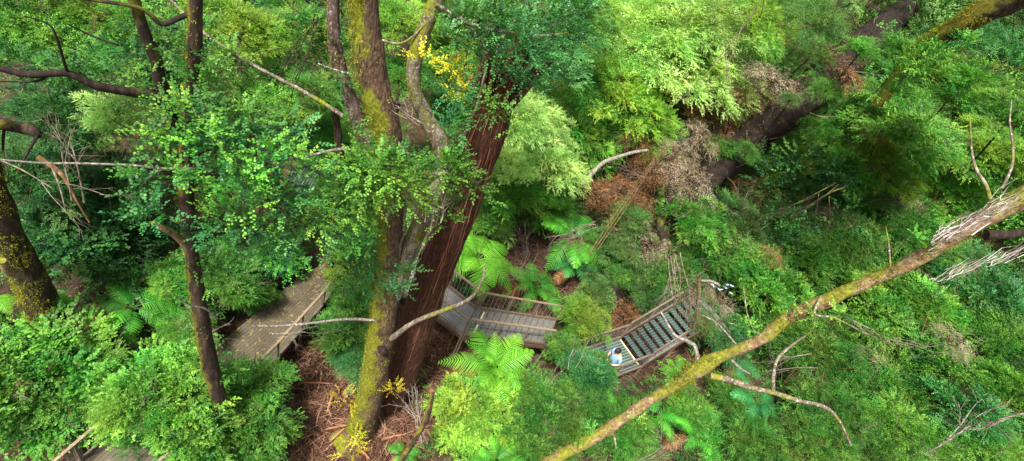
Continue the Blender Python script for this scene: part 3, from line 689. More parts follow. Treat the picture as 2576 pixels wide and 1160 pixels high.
# 2 the red brown stringybark
gb = G(985, 1010, 0); hr = math.hypot(gb[0], gb[1]); r2 = root_at(gb, 'stringybark_tree', 'massive red brown stringy trunk broken off with a torn splintered top', 'tree')
P = [gb - [0, 0, .6]] + [H(x, y, hr) for x, y in [(972, 1010), (1010, 930), (1048, 820), (1090, 690), (1130, 590), (1165, 490), (1198, 400), (1225, 310), (1248, 220)]]
W = [150, 98, 86, 86, 91, 95, 99, 103, 106, 102]
rad = [w / 2 * ((p - CAM) @ fw) / F for w, p in zip(W, P)]; 
_, mr = tobj('trunk', P, rad, BM['red'], r2, 44, .05, .1, 9, freq=2)
top = P[-1]; rT = rad[-1]; axis = nrm(P[-1] - P[-2])
rg = np.random.default_rng(5)
g = Geo()
for i in range(90):                                            # splinters round the torn rim
    a = i / 90 * 6.283 + rg.uniform(-.05, .05); L = .05 + .75 * rg.uniform(0, 1) ** 2.5 * (1.1 + .6 * math.cos(a - 1)); w = rg.uniform(.02, .07)
    e = np.array([math.cos(a), math.sin(a), 0]); s = np.array([-math.sin(a), math.cos(a), 0]) * w; q = top + e * rT * rg.uniform(.9, 1.03) - [0, 0, rg.uniform(.3, .9)]; L += .5; lean = rg.normal(0, .18, 3) * L
    V = [q - s, q + s, q + s * .7 + [0, 0, .3 + L * .6] + lean * .3, q + [0, 0, .35 + L] + lean, q - s * .7 + [0, 0, .3 + L * .5] + lean * .3]
    V2 = [v - e * .04 for v in V]
    g.add(V + V2, [[0, 1, 2, 3, 4], [9, 8, 7, 6, 5]], .5); g.add(V + V2, [[0, 5, 6, 1], [1, 6, 7, 2], [2, 7, 8, 3], [3, 8, 9, 4], [4, 9, 5, 0]], .5)
link('splintered_top', g.mesh('splintered_top', off=np.array(r2.location)), r2, barkmat('splinter_wood', (.03, .009, .006), (.1, .03, .015), (.26, .1, .05), scale=(24, 24, 2)))['kind'] = 'stuff'
g = Geo()
for i in range(420):                                            # loose bark ribbons hanging down the flanks
    C, r, D_, rr = mr; k = rg.integers(int(len(C) * .35), len(C) - 2); j = int(rg.integers(0, 44)); n = D_[k, j]
    if n[0] < .1 and rg.uniform() < .85: continue
    n = D_[k, j]; q = C[k] + n * rr[k, j] * 1.005
    L = rg.uniform(.3, 1.6); w = rg.uniform(.003, .009); pts = [q, q + n * .04 - [0, 0, L * .5], q + n * rg.uniform(.02, .1) - [0, 0, L] + rg.normal(0, .04, 3)]
    k2 = min(k, len(C) - 1)
    for t_, p in enumerate(pts): pts[t_] = p
    s = nrm(np.cross(n, [0, 0, 1])) * w
    V = [p + s for p in pts] + [p - s for p in pts]
    g.add(V, [[0, 1, 4, 3], [1, 2, 5, 4]], rg.uniform(.2, 1))
o = link('bark_ribbons', g.mesh('bark_ribbons', off=np.array(r2.location)), r2, sticks_mat('red_ribbons', (.03, .01, .006), (.12, .04, .02), (.34, .15, .08))); o['kind'] = 'stuff'

# 3 the slim dark tree on the left
gb = G(585, 1150, 0); r3 = root_at(gb, 'slender_tree', 'slim dark mossy tree rising through the foliage on the left', 'tree'); h3 = math.hypot(gb[0], gb[1])
P = [G(610, 1190, -.3)] + [H(x, y, h3 + dh) for x, y, dh in [(570, 1100, .1), (545, 985, .2), (520, 880, .2), (500, 760, .25), (482, 640, .3), (470, 530, .3), (468, 430, .35), (470, 330, .4), (478, 230, .4), (488, 110, .4), (492, -10, .4), (490, -120, .4)]]
W = [40, 36, 37, 39, 36, 34, 36, 35, 34, 32, 34, 34, 33]
_, ms = tobj('trunk', P, [w / 2 * ((p - CAM) @ fw) / F for w, p in zip(W, P)], BM['darkm'], r3, 20, .05, .15, 12)
m3a = thin('limb', [(468, 345, .5), (438, 300, .5), (405, 215, .5), (392, 150, .5), (365, 85, .5), (335, -10, .5), (325, -80, .5)], 34, 26, BM['black'], r3, h3, 14)
m3b = thin('limb', [(440, 300, .45), (395, 245, .3), (330, 232, .2), (240, 215, .1), (170, 185, .1), (80, 188, .1), (0, 172, .2), (-60, 160, .2)], 26, 14, BM['black'], r3, h3, 12)
thin('limb', [(485, 30, .4), (450, 45, .4), (405, 60, .4), (350, 20, .4), (200, -5, .5)], 16, 9, BM['black'], r3, h3, 8)
thin('stub', [(470, 620, .3), (440, 590, .2), (410, 575, .1), (385, 560, .1)], 20, 13, BM['yellow'], r3, h3, 12)
thin('branch', [(545, 800, -.1), (520, 778, -.2), (480, 768, -.3), (440, 748, -.4)], 6, 3, BM['pale'], r3, h3)
thin('branch', [(170, 185, .1), (140, 90, 0), (120, 60, 0), (60, 40, 0)], 8, 3, BM['black'], r3, h3)
thin('branch', [(120, 190, .1), (90, 205, .1), (0, 205, .1)], 8, 4, BM['black'], r3, h3)
thin('branch', [(300, 115, .1), (230, 90, .1), (170, 60, 0)], 6, 3, BM['black'], r3, h3)
thin('branch', [(470, 360, .3), (420, 340, .2), (340, 330, .1), (280, 300, .1)], 8, 3, BM['black'], r3, h3)
moss_on([ms], r3, 5000, .022, (-1, -.5, .1), .25, 8); 
foliage(r3, [(440, 400, 7, 62), (500, 330, 7.2, 58), (560, 330, 7.6, 66), (640, 330, 8, 66), (560, 400, 7.2, 70), (650, 430, 7.6, 60), (720, 350, 8.4, 60), (390, 545, 7.6, 50), (700, 490, 8, 62), (620, 540, 8, 66), (740, 560, 8.6, 70), (680, 600, 9, 62), (790, 600, 9.2, 55), (580, 600, 8.6, 52), (330, 470, 7.4, 48), (800, 480, 9, 45)], 31, 'teal', dens=.5, ll=.06, lw=.045)
foliage(r3, [(420, 440, 6.8, 46), (480, 300, 7.2, 40), (600, 300, 7.6, 50), (540, 360, 7, 50), (590, 450, 7.2, 55), (660, 380, 7.6, 50), (740, 420, 8.2, 50), (640, 500, 7.6, 55), (770, 540, 8.6, 50), (570, 560, 8, 50), (710, 640, 9, 52), (430, 350, 7, 36)], 32, 'shrub', dens=.62, ll=.056, lw=.042)
foliage(r3, [(520, 180, 7.4, 50), (560, 240, 7.6, 52), (620, 250, 8, 50), (420, 220, 7.6, 40), (440, 110, 7.4, 42), (330, 150, 7.8, 48), (250, 150, 8, 45), (600, 160, 8, 45)], 33, 'mid', dens=.5, ll=.05)
foliage(r3, [(395, 130, 7, 26), (450, 60, 7, 30), (350, 210, 7.2, 28), (500, 200, 7, 26), (250, 205, 7.4, 26), (160, 170, 7.6, 30), (60, 170, 7.6, 26), (470, 260, 6.8, 34), (505, 80, 7, 24), (330, 40, 7.2, 36), (490, 665, 9.4, 30), (520, 690, 9.8, 34), (500, 850, 11.4, 22), (520, 900, 12, 34), (550, 930, 12.2, 30)], 34, 'mid', dens=.8, ll=.046)
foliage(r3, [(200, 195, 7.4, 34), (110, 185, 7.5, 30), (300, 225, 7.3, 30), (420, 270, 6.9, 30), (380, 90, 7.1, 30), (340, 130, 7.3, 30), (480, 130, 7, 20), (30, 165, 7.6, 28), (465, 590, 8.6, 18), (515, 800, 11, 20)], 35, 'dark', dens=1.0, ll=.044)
for e_ in [(430, 400), (560, 330), (640, 340), (650, 440), (540, 480), (720, 490), (390, 540), (760, 560), (640, 560), (800, 480), (350, 470)]:
    thin('branch', [(470, 400 + (e_[1] - 330) * .35, .35), ((470 + e_[0]) / 2, (430 + e_[1]) / 2 - 20, .0), (e_[0], e_[1], -.1)], 6, 2, BM['black'], r3, h3)

# 4 far left trunk
gb = at(92, 735, 12.6); r4 = root_at(gb, 'mossy_tree', 'thick mossy trunk at the left edge with yellow moss at its foot', 'tree'); h4 = math.hypot(gb[0], gb[1])
P = [np.array([gb[0] + .1, gb[1], gz(gb[0], gb[1]) - .2]), np.array([gb[0] + .03, gb[1], gb[2] * .5])] + [H(x, y, h4 + dh) for x, y, dh in [(92, 735, 0), (50, 650, -.1), (10, 560, -.2), (-30, 440, -.3), (-80, 250, -.3)]]
W = [100, 80, 68, 62, 62, 60, 58]
_, m4 = tobj('trunk', P, [w / 2 * ((p - CAM) @ fw) / F for w, p in zip(W, P)], BM['darkm'], r4, 26, .06, .2, 20); moss_on([m4], r4, 12000, .035, (-.3, -1, .1), -.12, 9)
thin('stub', [(45, 690, -.5), (20, 680, -.7), (5, 655, -.8)], 26, 18, BM['yellow'], r4, h4, 12)
r5 = root_at(at(0, 320, 10), 'mossy_branch', 'dark mossy branch end reaching in at the left edge', 'branch')
tobj('limb', px([(-60, 300, 10), (20, 315, 10), (80, 328, 10), (98, 345, 10.1)]), [.13, .11, .1, .06], BM['darkm'], r5, 14, .05, .15, 3)
tobj('branch', px([(95, 340, 10), (60, 400, 9.8), (40, 440, 9.6)]), [.03, .02, .01], BM['black'], r5, 7, .05, .1)
tobj('branch', px([(10, 315, 10), (8, 380, 9.8), (20, 440, 9.6)]), [.03, .02, .01], BM['black'], r5, 7, .05, .1)

# 5 leaning yellow mossy trunk across the right
r6 = root_at(at(1330, 1240, 10.5), 'leaning_tree', 'yellow mossy leaning trunk crossing the right side diagonally', 'tree')
pts = [(1290, 1230, 10.4), (1400, 1152, 10.0), (1520, 1085, 9.6), (1620, 1015, 9.2), (1700, 968, 8.9), (1760, 925, 8.7), (1830, 890, 8.5), (1910, 855, 8.2), (1985, 800, 8.0), (2080, 755, 7.7), (2170, 715, 7.4), (2270, 670, 7.1), (2360, 620, 6.8), (2460, 560, 6.5), (2580, 490, 6.2), (2700, 425, 6), (2900, 320, 5.8), (3200, 160, 5.6), (3600, -60, 5.5)]
W = [34, 31, 28, 26, 30, 42, 27, 28, 31, 34, 28, 34, 37, 43, 52, 56, 55, 52, 40]
_, m6 = tobj('trunk', px(pts), [w / 2 * p[2] / F for w, p in zip(W, pts)], BM['yellow'], r6, 28, .03, .3, 30, 4.0)
moss_on([m6], r6, 12000, .026, (0, -.2, .9), .3, 10)
def seg(name, lst, w0, w1, m, parent, sides=8, rough=.14):
    n = len(lst); return tobj(name, px(lst), [(w0 + (w1 - w0) * i / (n - 1)) / 2 * q[2] / F for i, q in enumerate(lst)], m, parent, sides, .04, rough, n)[1]
seg('branch', [(1757, 920, 8.7), (1752, 885, 8.7), (1745, 868, 8.7), (1722, 855, 8.7), (1700, 845, 8.7), (1685, 825, 8.7), (1672, 800, 8.7), (1663, 785, 8.7)], 12, 5, BM['pale'], r6)
seg('branch', [(1785, 945, 8.7), (1830, 955, 8.7), (1890, 975, 8.7), (1945, 988, 8.7), (2010, 1008, 8.7), (2070, 1022, 8.7), (2100, 1045, 8.8), (2120, 1075, 8.9), (2140, 1120, 9)], 17, 5, BM['grey'], r6)
seg('branch', [(1945, 988, 8.7), (1945, 950, 8.6), (1955, 905, 8.5), (1990, 870, 8.5), (2040, 835, 8.6)], 11, 4, BM['grey'], r6)
seg('branch', [(1855, 870, 8.5), (1825, 835, 8.6), (1800, 810, 8.7), (1765, 792, 8.8)], 6, 2.5, BM['pale'], r6)
seg('branch', [(2065, 745, 7.7), (2050, 790, 7.6), (2100, 800, 7.6), (2160, 830, 7.6), (2210, 855, 7.7)], 7, 3, BM['grey'], r6)
seg('branch', [(1935, 855, 8.2), (1900, 835, 8.2), (1880, 790, 8.3), (1870, 720, 8.4)], 5, 2, BM['grey'], r6)
seg('branch', [(1530, 1075, 9.6), (1545, 1100, 9.6), (1550, 1130, 9.6)], 9, 3, BM['grey'], r6)
seg('branch', [(1840, 905, 8.5), (1860, 925, 8.4), (1885, 940, 8.4)], 8, 3, BM['pale'], r6)
seg('branch', [(2240, 670, 7.1), (2235, 610, 7.1), (2228, 570, 7.2)], 5, 2, BM['grey'], r6)
seg('branch', [(2480, 590, 6.4), (2540, 590, 6.4), (2620, 575, 6.4)], 26, 20, BM['black'], r6, 12)
seg('sapling_shoot', [(2490, 500, 6.4), (2480, 465, 6.4), (2455, 425, 6.5), (2445, 380, 6.5), (2440, 300, 6.6)], 10, 3, BM['grey'], r6)
seg('sapling_shoot', [(2520, 475, 6.4), (2545, 420, 6.4), (2548, 370, 6.5), (2540, 310, 6.5), (2545, 250, 6.5)], 8, 3, BM['grey'], r6)
rg = np.random.default_rng(77); g = Geo()                       # peeling pale bark ribbons
for i in range(260):
    if i < 170: t_ = rg.uniform(0, 1); x, y = 2330 + 190 * t_, 622 - 105 * t_ + rg.normal(0, 12); d = 6.75 - .4 * t_ - .25
    else: t_ = rg.uniform(0, 1); x, y = 2330 + 230 * t_, 715 - 75 * t_ + rg.normal(0, 9); d = 6.6
    p = at(x, y, d); L_ = rg.uniform(12, 80); q = at(x + L_, y - L_ * .55 + rg.normal(0, 7), d - rg.uniform(-.05, .1)); s = rg.normal(0, 1, 3); s = s / np.linalg.norm(s) * rg.uniform(.002, .006)
    mid_ = (p + q) / 2 + rg.normal(0, .02, 3); V = [p + s, mid_ + s, q + s * .3, p - s, mid_ - s, q - s * .3]; g.add(V, [[0, 1, 4, 3], [1, 2, 5, 4]], rg.uniform(0, 1))
o = link('peeling_bark', g.mesh('peeling_bark', off=np.array(r6.location)), r6, sticks_mat('peel', (.09, .06, .045), (.3, .24, .2), (.62, .58, .56))); o['kind'] = 'stuff'

foliage(r6, [(1985, 765, 7.8, 22), (2115, 795, 7.5, 26), (2195, 835, 7.5, 26), (1600, 1060, 9.3, 20), (1470, 1100, 9.6, 24), (1700, 940, 8.8, 14), (2300, 600, 6.8, 24), (1880, 830, 8.2, 16), (2060, 800, 7.6, 24)], 61, 'shrub', dens=.7, ll=.04, lw=.026, L=.18)
# 6 upper right dark mossy trunk and 7 the dark fallen trunk
r7 = root_at(at(2250, 300, 14), 'mossy_tree', 'dark mossy trunk slanting into the top right corner', 'tree')
P = px([(2210, 260, 16), (2310, 130, 14.5), (2400, 75, 13.5), (2490, 25, 12.8), (2600, -30, 12)]); _, m7 = tobj('trunk', P, [.17, .2, .24, .29, .3], BM['darkm'], r7, 22, .06, .2, 14)
moss_on([m7], r7, 7000, .035, (-.2, -.2, 1), .15, 11)
foliage(r7, [(2300, 150, 13.2, 42), (2270, 195, 13.6, 46), (2240, 240, 14, 40), (2350, 130, 13, 28), (2330, 185, 13.4, 32), (2420, 110, 12.6, 20)], 62, 'shrub', dens=1.1, ll=.06, lw=.035)
r8 = root_at(G(1500, 720, .5), 'fallen_tree', 'dark fallen trunk lying diagonally behind brown dead foliage', 'fallen tree')
P = [G(x, y, z) for x, y, z in [(1470, 790, .3), (1560, 680, 1.6), (1640, 590, 2.8), (1720, 500, 4.0), (1800, 430, 5.2), (1900, 345, 7.0), (2000, 265, 8.9), (2090, 180, 10.4), (2200, 90, 11.4), (2330, -20, 12.6)]]
_, m8 = tobj('trunk', P, [.8, .78, .66, .64, .66, .7, .72, .72, .7, .7], BM['rot'], r8, 30, .08, .42, 15, 1.6)
moss_on([m8], r8, 5000, .05, (-.5, -.2, .8), .28, 12)
rg = np.random.default_rng(6)
for i in range(60):
    k = rg.integers(0, 9); q = P[k]; o_ = rg.normal(0, 1, 3); o_[2] = abs(o_[2]) * .6; L = rg.uniform(.8, 2)
    tobj('branch', [q, q + nrm(o_) * L * .5 + rg.normal(0, .1, 3), q + nrm(o_) * L + rg.normal(0, .3, 3)], [.035, .02, .006], BM['twig' if i % 2 else 'brown'], r8, 6, .1, .1)
# pale bent broken branch
r9 = root_at(at(1465, 465, 21), 'broken_branch', 'pale bent broken branch left of the hanging brown dead fronds', 'branch')
seg('limb', [(1463, 465, 21.5), (1490, 435, 21.5), (1520, 408, 21.5), (1555, 395, 21.5), (1595, 383, 21.5), (1630, 378, 21.6)], 13, 7, BM['pale'], r9, 12)
seg('limb', [(1670, 600, 21.5), (1660, 560, 21.5), (1685, 500, 21.5), (1690, 440, 21.5), (1675, 390, 21.6)], 22, 13, BM['black'], r9, 12)
for i in range(3): seg('branch', [(1480 + 11 * i, 640 - 5 * i, 19.6), (1560 + 6 * i, 520 + 4 * i, 19.8), (1622 + 5 * i, 430, 20.2), (1668 + 6 * i, 370, 20.6)], 2.6, 1.6, BM['brown'], r9, 5)
# smaller background stems
for i, (lst, w, b, lb) in enumerate([
    ([(845, 560, 16.5), (850, 480, 16), (852, 400, 15.5), (848, 320, 15), (835, 250, 14.5)], 20, 'darkm', 'thin mottled stem behind the bright tree fern left of the mossy trunk'),
    ([(602, 260, 22), (603, 160, 22), (602, 60, 22), (598, -20, 22)], 11, 'black', 'straight dark stem near the top between the slim tree and mossy trunk'),
    ([(700, 250, 21), (695, 160, 21), (690, 60, 21), (675, -20, 21)], 20, 'black', 'dark leaning stem with a burl near the top left of the purple brown stem'),
    ([(660, 600, 18), (655, 500, 18), (652, 400, 18), (648, 330, 18)], 11, 'brown', 'slender brown stem showing behind the leaves left of the bright tree fern'),
    ([(1010, 200, 20), (1020, 100, 20), (1030, 0, 20)], 20, 'black', 'dark stem seen between the mossy trunk and its curved grey limb'),
    ([(1000, 1180, 13), (1040, 1110, 12.8), (1070, 1060, 12.6), (1085, 1005, 12.4), (1084, 985, 12.4)], 15, 'darkm', 'short mossy stump stem with a pale cut end at the bottom'),
    ]):
    q = at(*lst[0]); r_ = root_at(q, 'small_tree', lb, 'small tree')
    g0 = gz(q[0], q[1]); PP = [np.array([q[0], q[1], g0 - .2])] * (q[2] > g0 + .5) + px(lst); n = len(PP)
    tobj('trunk', PP, [w / 2 * lst[0][2] / F * (1.1 - .4 * i_ / n) for i_ in range(n)], BM[b], r_, 12, .08, .2, i)
    if i == 5:
        g = Geo(); tube(g, [PP[-1] - [0, 0, .02], PP[-1] + [0, 0, .05]], [.07, .06], 12, .05, .1); link('cut_end', g.mesh('cut_end', off=np.array(r_.location)), r_, BM['brown'])

rh = root_at(at(120, 412, 10), 'hanging_branch', 'rusty brown hanging dead branch on the left under the long pale branch', 'branch')
seg('limb', [(95, 395, 9.8), (130, 418, 9.9), (165, 450, 10), (190, 500, 10.2), (225, 560, 10.5)], 16, 4, BM['brown'], rh, 9, .3)
seg('branch', [(130, 418, 9.9), (150, 470, 9.9), (165, 530, 10)], 7, 2, BM['twig'], rh, 6)
# loose dead branches with forking twigs
def twigs(g, p, d, L, r, depth, rg):
    d = nrm(d); e = p + d * L + rg.normal(0, .07, 3) * L; m_ = (p + e) / 2 + rg.normal(0, .05, 3) * L
    tube(g, [p, m_, e], [r, r * .8, r * .6], 5, .3, cap=False)
    if depth:
        for _ in range(rg.integers(2, 4)): twigs(g, p + (e - p) * rg.uniform(.3, 1), d + rg.normal(0, .55, 3), L * rg.uniform(.5, .8), r * .55, depth - 1, rg)
def dead(x, y, d, x2, y2, d2, L, r, lb, m='twig', seed=0, n=1, depth=3):
    rg = np.random.default_rng(seed); p = at(x, y, d); r_ = root_at(p, 'dead_branch', lb, 'branch', 'bare dead branches')
    g = Geo(); q = at(x2, y2, d2)
    for _ in range(n): twigs(g, p + rg.normal(0, .1, 3) * (n > 1), q - p, L, r, depth, rg)
    link('twigs', g.mesh('twigs', True, np.array(r_.location)), r_, BM[m])
dead(-20, 395, 8, 250, 560, 8, 1.1, .014, 'forked bare twigs on the left crossing below the long pale branch', seed=1, n=1)
dead(215, 500, 9, 180, 330, 8.6, .9, .016, 'bare grey twig fork rising above the rusty hanging stem', seed=2, n=2)
dead(560, 850, 13, 520, 800, 12.5, .8, .02, 'tangle of bare twigs around the slim dark tree above the deck', seed=3, n=4)
dead(690, 850, 15, 800, 830, 15, .9, .016, 'bare pale twigs at the right edge of the leaf strewn deck', 'pale', seed=4, n=2)
dead(2330, 1140, 9, 2420, 1090, 8.5, .9, .022, 'pale forked dead branch in the bottom right corner', 'pale', seed=5, n=1)
dead(2576, 1040, 8.5, 2400, 1120, 8.7, .8, .018, 'long thin grey branch entering from the right edge near the bottom', 'twig', seed=6, n=1)
dead(1760, 700, 15.5, 1730, 850, 15, 1.2, .02, 'bare brown twigs hanging over the upper stairs', 'brown', seed=7, n=4)
dead(1700, 640, 15.5, 1720, 760, 15, 1.1, .018, 'tangled straw coloured twigs above the stairs', 'twig', seed=8, n=5)
dead(1830, 830, 14, 1780, 760, 14, .9, .015, 'bare twig tangle right of the stairs', 'twig', seed=9, n=3)
dead(1300, 700, 17, 1420, 520, 16, 1.1, .014, 'thin pale twigs between the two upper tree ferns', 'twig', seed=10, n=3)
dead(2100, 470, 14, 2000, 520, 14, 1.6, .02, 'dark bare twigs in front of the grey green foliage on the right', 'black', seed=12, n=3)
dead(2150, 800, 9.5, 2250, 850, 9.5, .8, .012, 'fine grey twigs hanging under the leaning trunk', 'twig', seed=13, n=3)
dead(2060, 900, 10, 1960, 920, 10, .8, .012, 'thin grey twigs beside the forked side branch', 'twig', seed=14, n=2)
dead(1440, 930, 16, 1460, 860, 16, .6, .012, 'pair of thin pale stems left of the landing', 'pale', seed=15, n=2, depth=2)
dead(800, 60, 12, 700, 250, 12, 1.6, .015, 'long dark bare twigs at the top left of the purple brown stem', 'black', seed=16, n=4)
dead(1905, 15, 17, 1830, 130, 18, 2.2, .03, 'thin bare grey branch over the pale green crown', 'grey', seed=31, n=1, depth=2)
dead(1050, 300, 8.6, 1000, 260, 8.6, .5, .012, 'grey twig cluster between the mossy trunk and curved limb', 'twig', seed=17, n=4)
dead(1080, 560, 8.4, 1090, 480, 8.4, .35, .012, 'dry twig cluster caught in the fork of the myrtle', 'twig', seed=18, n=6)
dead(1600, 1180, 9, 1720, 1120, 9, .6, .01, 'thin stems at the bottom under the leaning trunk', 'twig', seed=19, n=3)
dead(1060, 1130, 14, 1040, 1030, 14, .9, .018, 'pale sticks leaning at the foot of the red brown trunk', 'pale', seed=20, n=3)
# bark strips fallen on the litter
for i, (x, y, x2, y2, lb) in enumerate([(765, 962, 830, 965, 'long pale orange bark strip lying on the litter'), (822, 1040, 838, 985, 'upright rusty orange bark strip among the litter'),
        (820, 1080, 872, 1070, 'bent brown bark strip left of the mossy trunk foot'), (830, 1110, 866, 1078, 'short orange bark piece under the bent bark strip'),
        (960, 1105, 1020, 1092, 'reddish bark strip right of the mossy trunk foot'), (905, 1130, 930, 1155, 'orange bark chip at the bottom edge below the mossy trunk'), (1455, 912, 1466, 885, 'red brown bark piece hanging in the shrub left of the landing')]):
    z = .25 if i < 6 else 2.2; a, b = G(x, y, z), G(x2, y2, z + .12); g = Geo(); w = .032; s = nrm(np.cross(b - a, [0, 0, 1])) * w; m_ = (a + b) / 2 + [0, 0, .03]
    V = [a - s * .6, m_ - s, b - s * .4, a + s * .6, m_ + s, b + s * .4]; V += [v - np.array([0, 0, .015]) for v in V]
    g.add(V, [[0, 1, 4, 3], [1, 2, 5, 4], [9, 10, 7, 6], [10, 11, 8, 7], [0, 6, 7, 1], [1, 7, 8, 2], [3, 4, 10, 9], [4, 5, 11, 10], [0, 3, 9, 6], [2, 8, 11, 5]])
    c_ = np.array([a[0], a[1], a[2]]); o = link('bark_strip', g.mesh('bark_strip', off=c_), None, MT['strip']); o.location = c_; tag(o, lb, 'bark strip')

# ------------------------------------------------------------------ shrubs and crowns
TM = {
 'layer': [crown_mesh('crown', 100 + i, 88, 36, .19, 11, .047, .029, lay=.75, disc=.24) for i in range(2)],
 'fine':  [crown_mesh('crown', 110 + i, 116, 38, .15, 13, .033, .017, lay=.5, disc=.19) for i in range(2)],
 'round': [crown_mesh('crown', 120 + i, 60, 28, .22, 10, .066, .05, lay=.7, disc=.26, hexa=True) for i in range(2)],
 'rag': [crown_mesh('crown', 140 + i, 22, 24, .42, 9, .1, .014, lay=.1, disc=.34, droop=.8, jit=.6) for i in range(2)],
 'wisp':  [crown_mesh('crown', 130 + i, 88, 36, .25, 14, .049, .015, lay=.4, disc=.26, droop=.3, jit=.35) for i in range(2)],
}
def stems(name, h, r, seed):
    rg = np.random.default_rng(seed); g = Geo()
    for i in range(7):
        a = rg.uniform(0, 6.28); e = rg.uniform(.3, .8)
        b = np.array([math.cos(a) * e, math.sin(a) * e, rg.uniform(.1, .6)])
        tube(g, [np.array([0, 0, -1.0]), b * [.35, .35, .2] - [0, 0, .2], b], [.035, .022, .007], 6, .2)
    return g.mesh(name, True)
def one_stem(seed):
    rg = np.random.default_rng(seed); g = Geo()
    tube(g, [(0, 0, -1.02), (.03, .02, -.6), (-.02, .03, -.2), (.01, 0, .25)], [.045, .036, .028, .012], 8, .1)
    return g.mesh('trunk', True)
STM = [stems('stems', 1, 1, 5), one_stem(6)]
def twig_mesh(seed, n=9):
    rg = np.random.default_rng(seed); g = Geo()
    for _ in range(n):
        u_ = nrm(rg.normal(0, 1, 3)); u_[2] = abs(u_[2]) * .8 + .1; p0 = u_ * .3; e_ = u_ * rg.uniform(.85, 1.3) + rg.normal(0, .15, 3); m_ = (p0 + e_) / 2 + rg.normal(0, .08, 3)
        tube(g, [p0, m_, e_], [.012, .008, .003], 5, .15, cap=False)
        for q in range(3):
            f_ = rg.uniform(.4, .95); b0 = m_ * (1 - f_) + e_ * f_; tube(g, [b0, b0 + rg.normal(0, .13, 3), b0 + nrm(e_ - p0 + rg.normal(0, .6, 3)) * rg.uniform(.15, .4)], [.006, .004, .002], 4, .2, cap=False)
    return g.mesh('twigs', True)
TW = [twig_mesh(70 + i) for i in range(5)]
nb = 0
def tobj2(name, P_, rad, m, parent):
    g = Geo(); tube(g, P_, rad, 8, .15); return link(name, g.mesh(name, True), parent, m)
def bush(x, y, h, rpx, mt, form, label, cat='shrub', group=None, name='shrub', zs=.85, el=1.0):
    global nb
    p = G(x, y, h); 
    for _ in range(3): p = G(x, y, h + gz(p[0], p[1]))
    d = (p - CAM) @ fw; R = rpx * d / F; g0 = gz(p[0], p[1]); nb += 1
    if d < 5 or d > 45: p = at(x, y, 30); d = 30; R = rpx * d / F; g0 = gz(p[0], p[1])
    rg = np.random.default_rng(900 + nb)
    hh = max(.4, p[2] - g0); tall = hh > R * 1.7; dx = np.zeros(3)
    if tall:                                                     # the stem leans, its foot further up the slope
        rr_ = ray(x, y); q = nrm(rr_ * [1, 1, 0]) * hh * min(2.3, .97 * math.hypot(rr_[0], rr_[1]) / max(.1, -rr_[2])); dx = q; g0 = gz(p[0] + q[0], p[1] + q[1])
    root = tag(empty(name, (p[0] + dx[0], p[1] + dx[1], g0)), label, cat, group)
    a = link('crown', TM[form][nb % 2], root, LM[mt]); a.location = (-dx[0], -dx[1], p[2] - g0); a.rotation_euler = (rg.normal(0, .12), rg.normal(0, .12), rg.uniform(0, 6.28)); a.scale = (R * el, R, R * zs)
    t_ = link('twigs', TW[nb % 5], root, BM[('twig', 'brown', 'black')[nb % 3]]); t_.location = a.location; t_.scale = a.scale; t_.rotation_euler = a.rotation_euler
    if tall:
        c = -dx + np.array([0, 0, p[2] - g0]); w1, w2 = rg.normal(0, .35, 3), rg.normal(0, .25, 3)
        tobj2('trunk', [(0, 0, -.2), c * .3 + w1, c * .65 + w2, c, c + [0, 0, R * .3]], [.06, .045, .035, .028, .012], BM['black'], root)
        a2 = link('crown', TM[form][(nb + 1) % 2], root, LM[mt]); a2.location = c * .62 + [0, 0, 0]; a2.rotation_euler = (0, 0, rg.uniform(0, 6.28)); a2.scale = (R * 1.05, R * 1.05, R * zs * 1.1)
        for _ in range(4):
            e_ = c + nrm(rg.normal(0, 1, 3) + [0, 0, .4]) * R * .75; tobj2('branch', [c - [0, 0, R * .2], (c + e_) / 2 + rg.normal(0, .05, 3), e_], [.035, .02, .006], BM['brown'], root)
    else:
        b = link('stem', STM[0], root, BM['brown']); b.location = (0, 0, hh); b.scale = (R * .9, R * .9, hh)
    return root
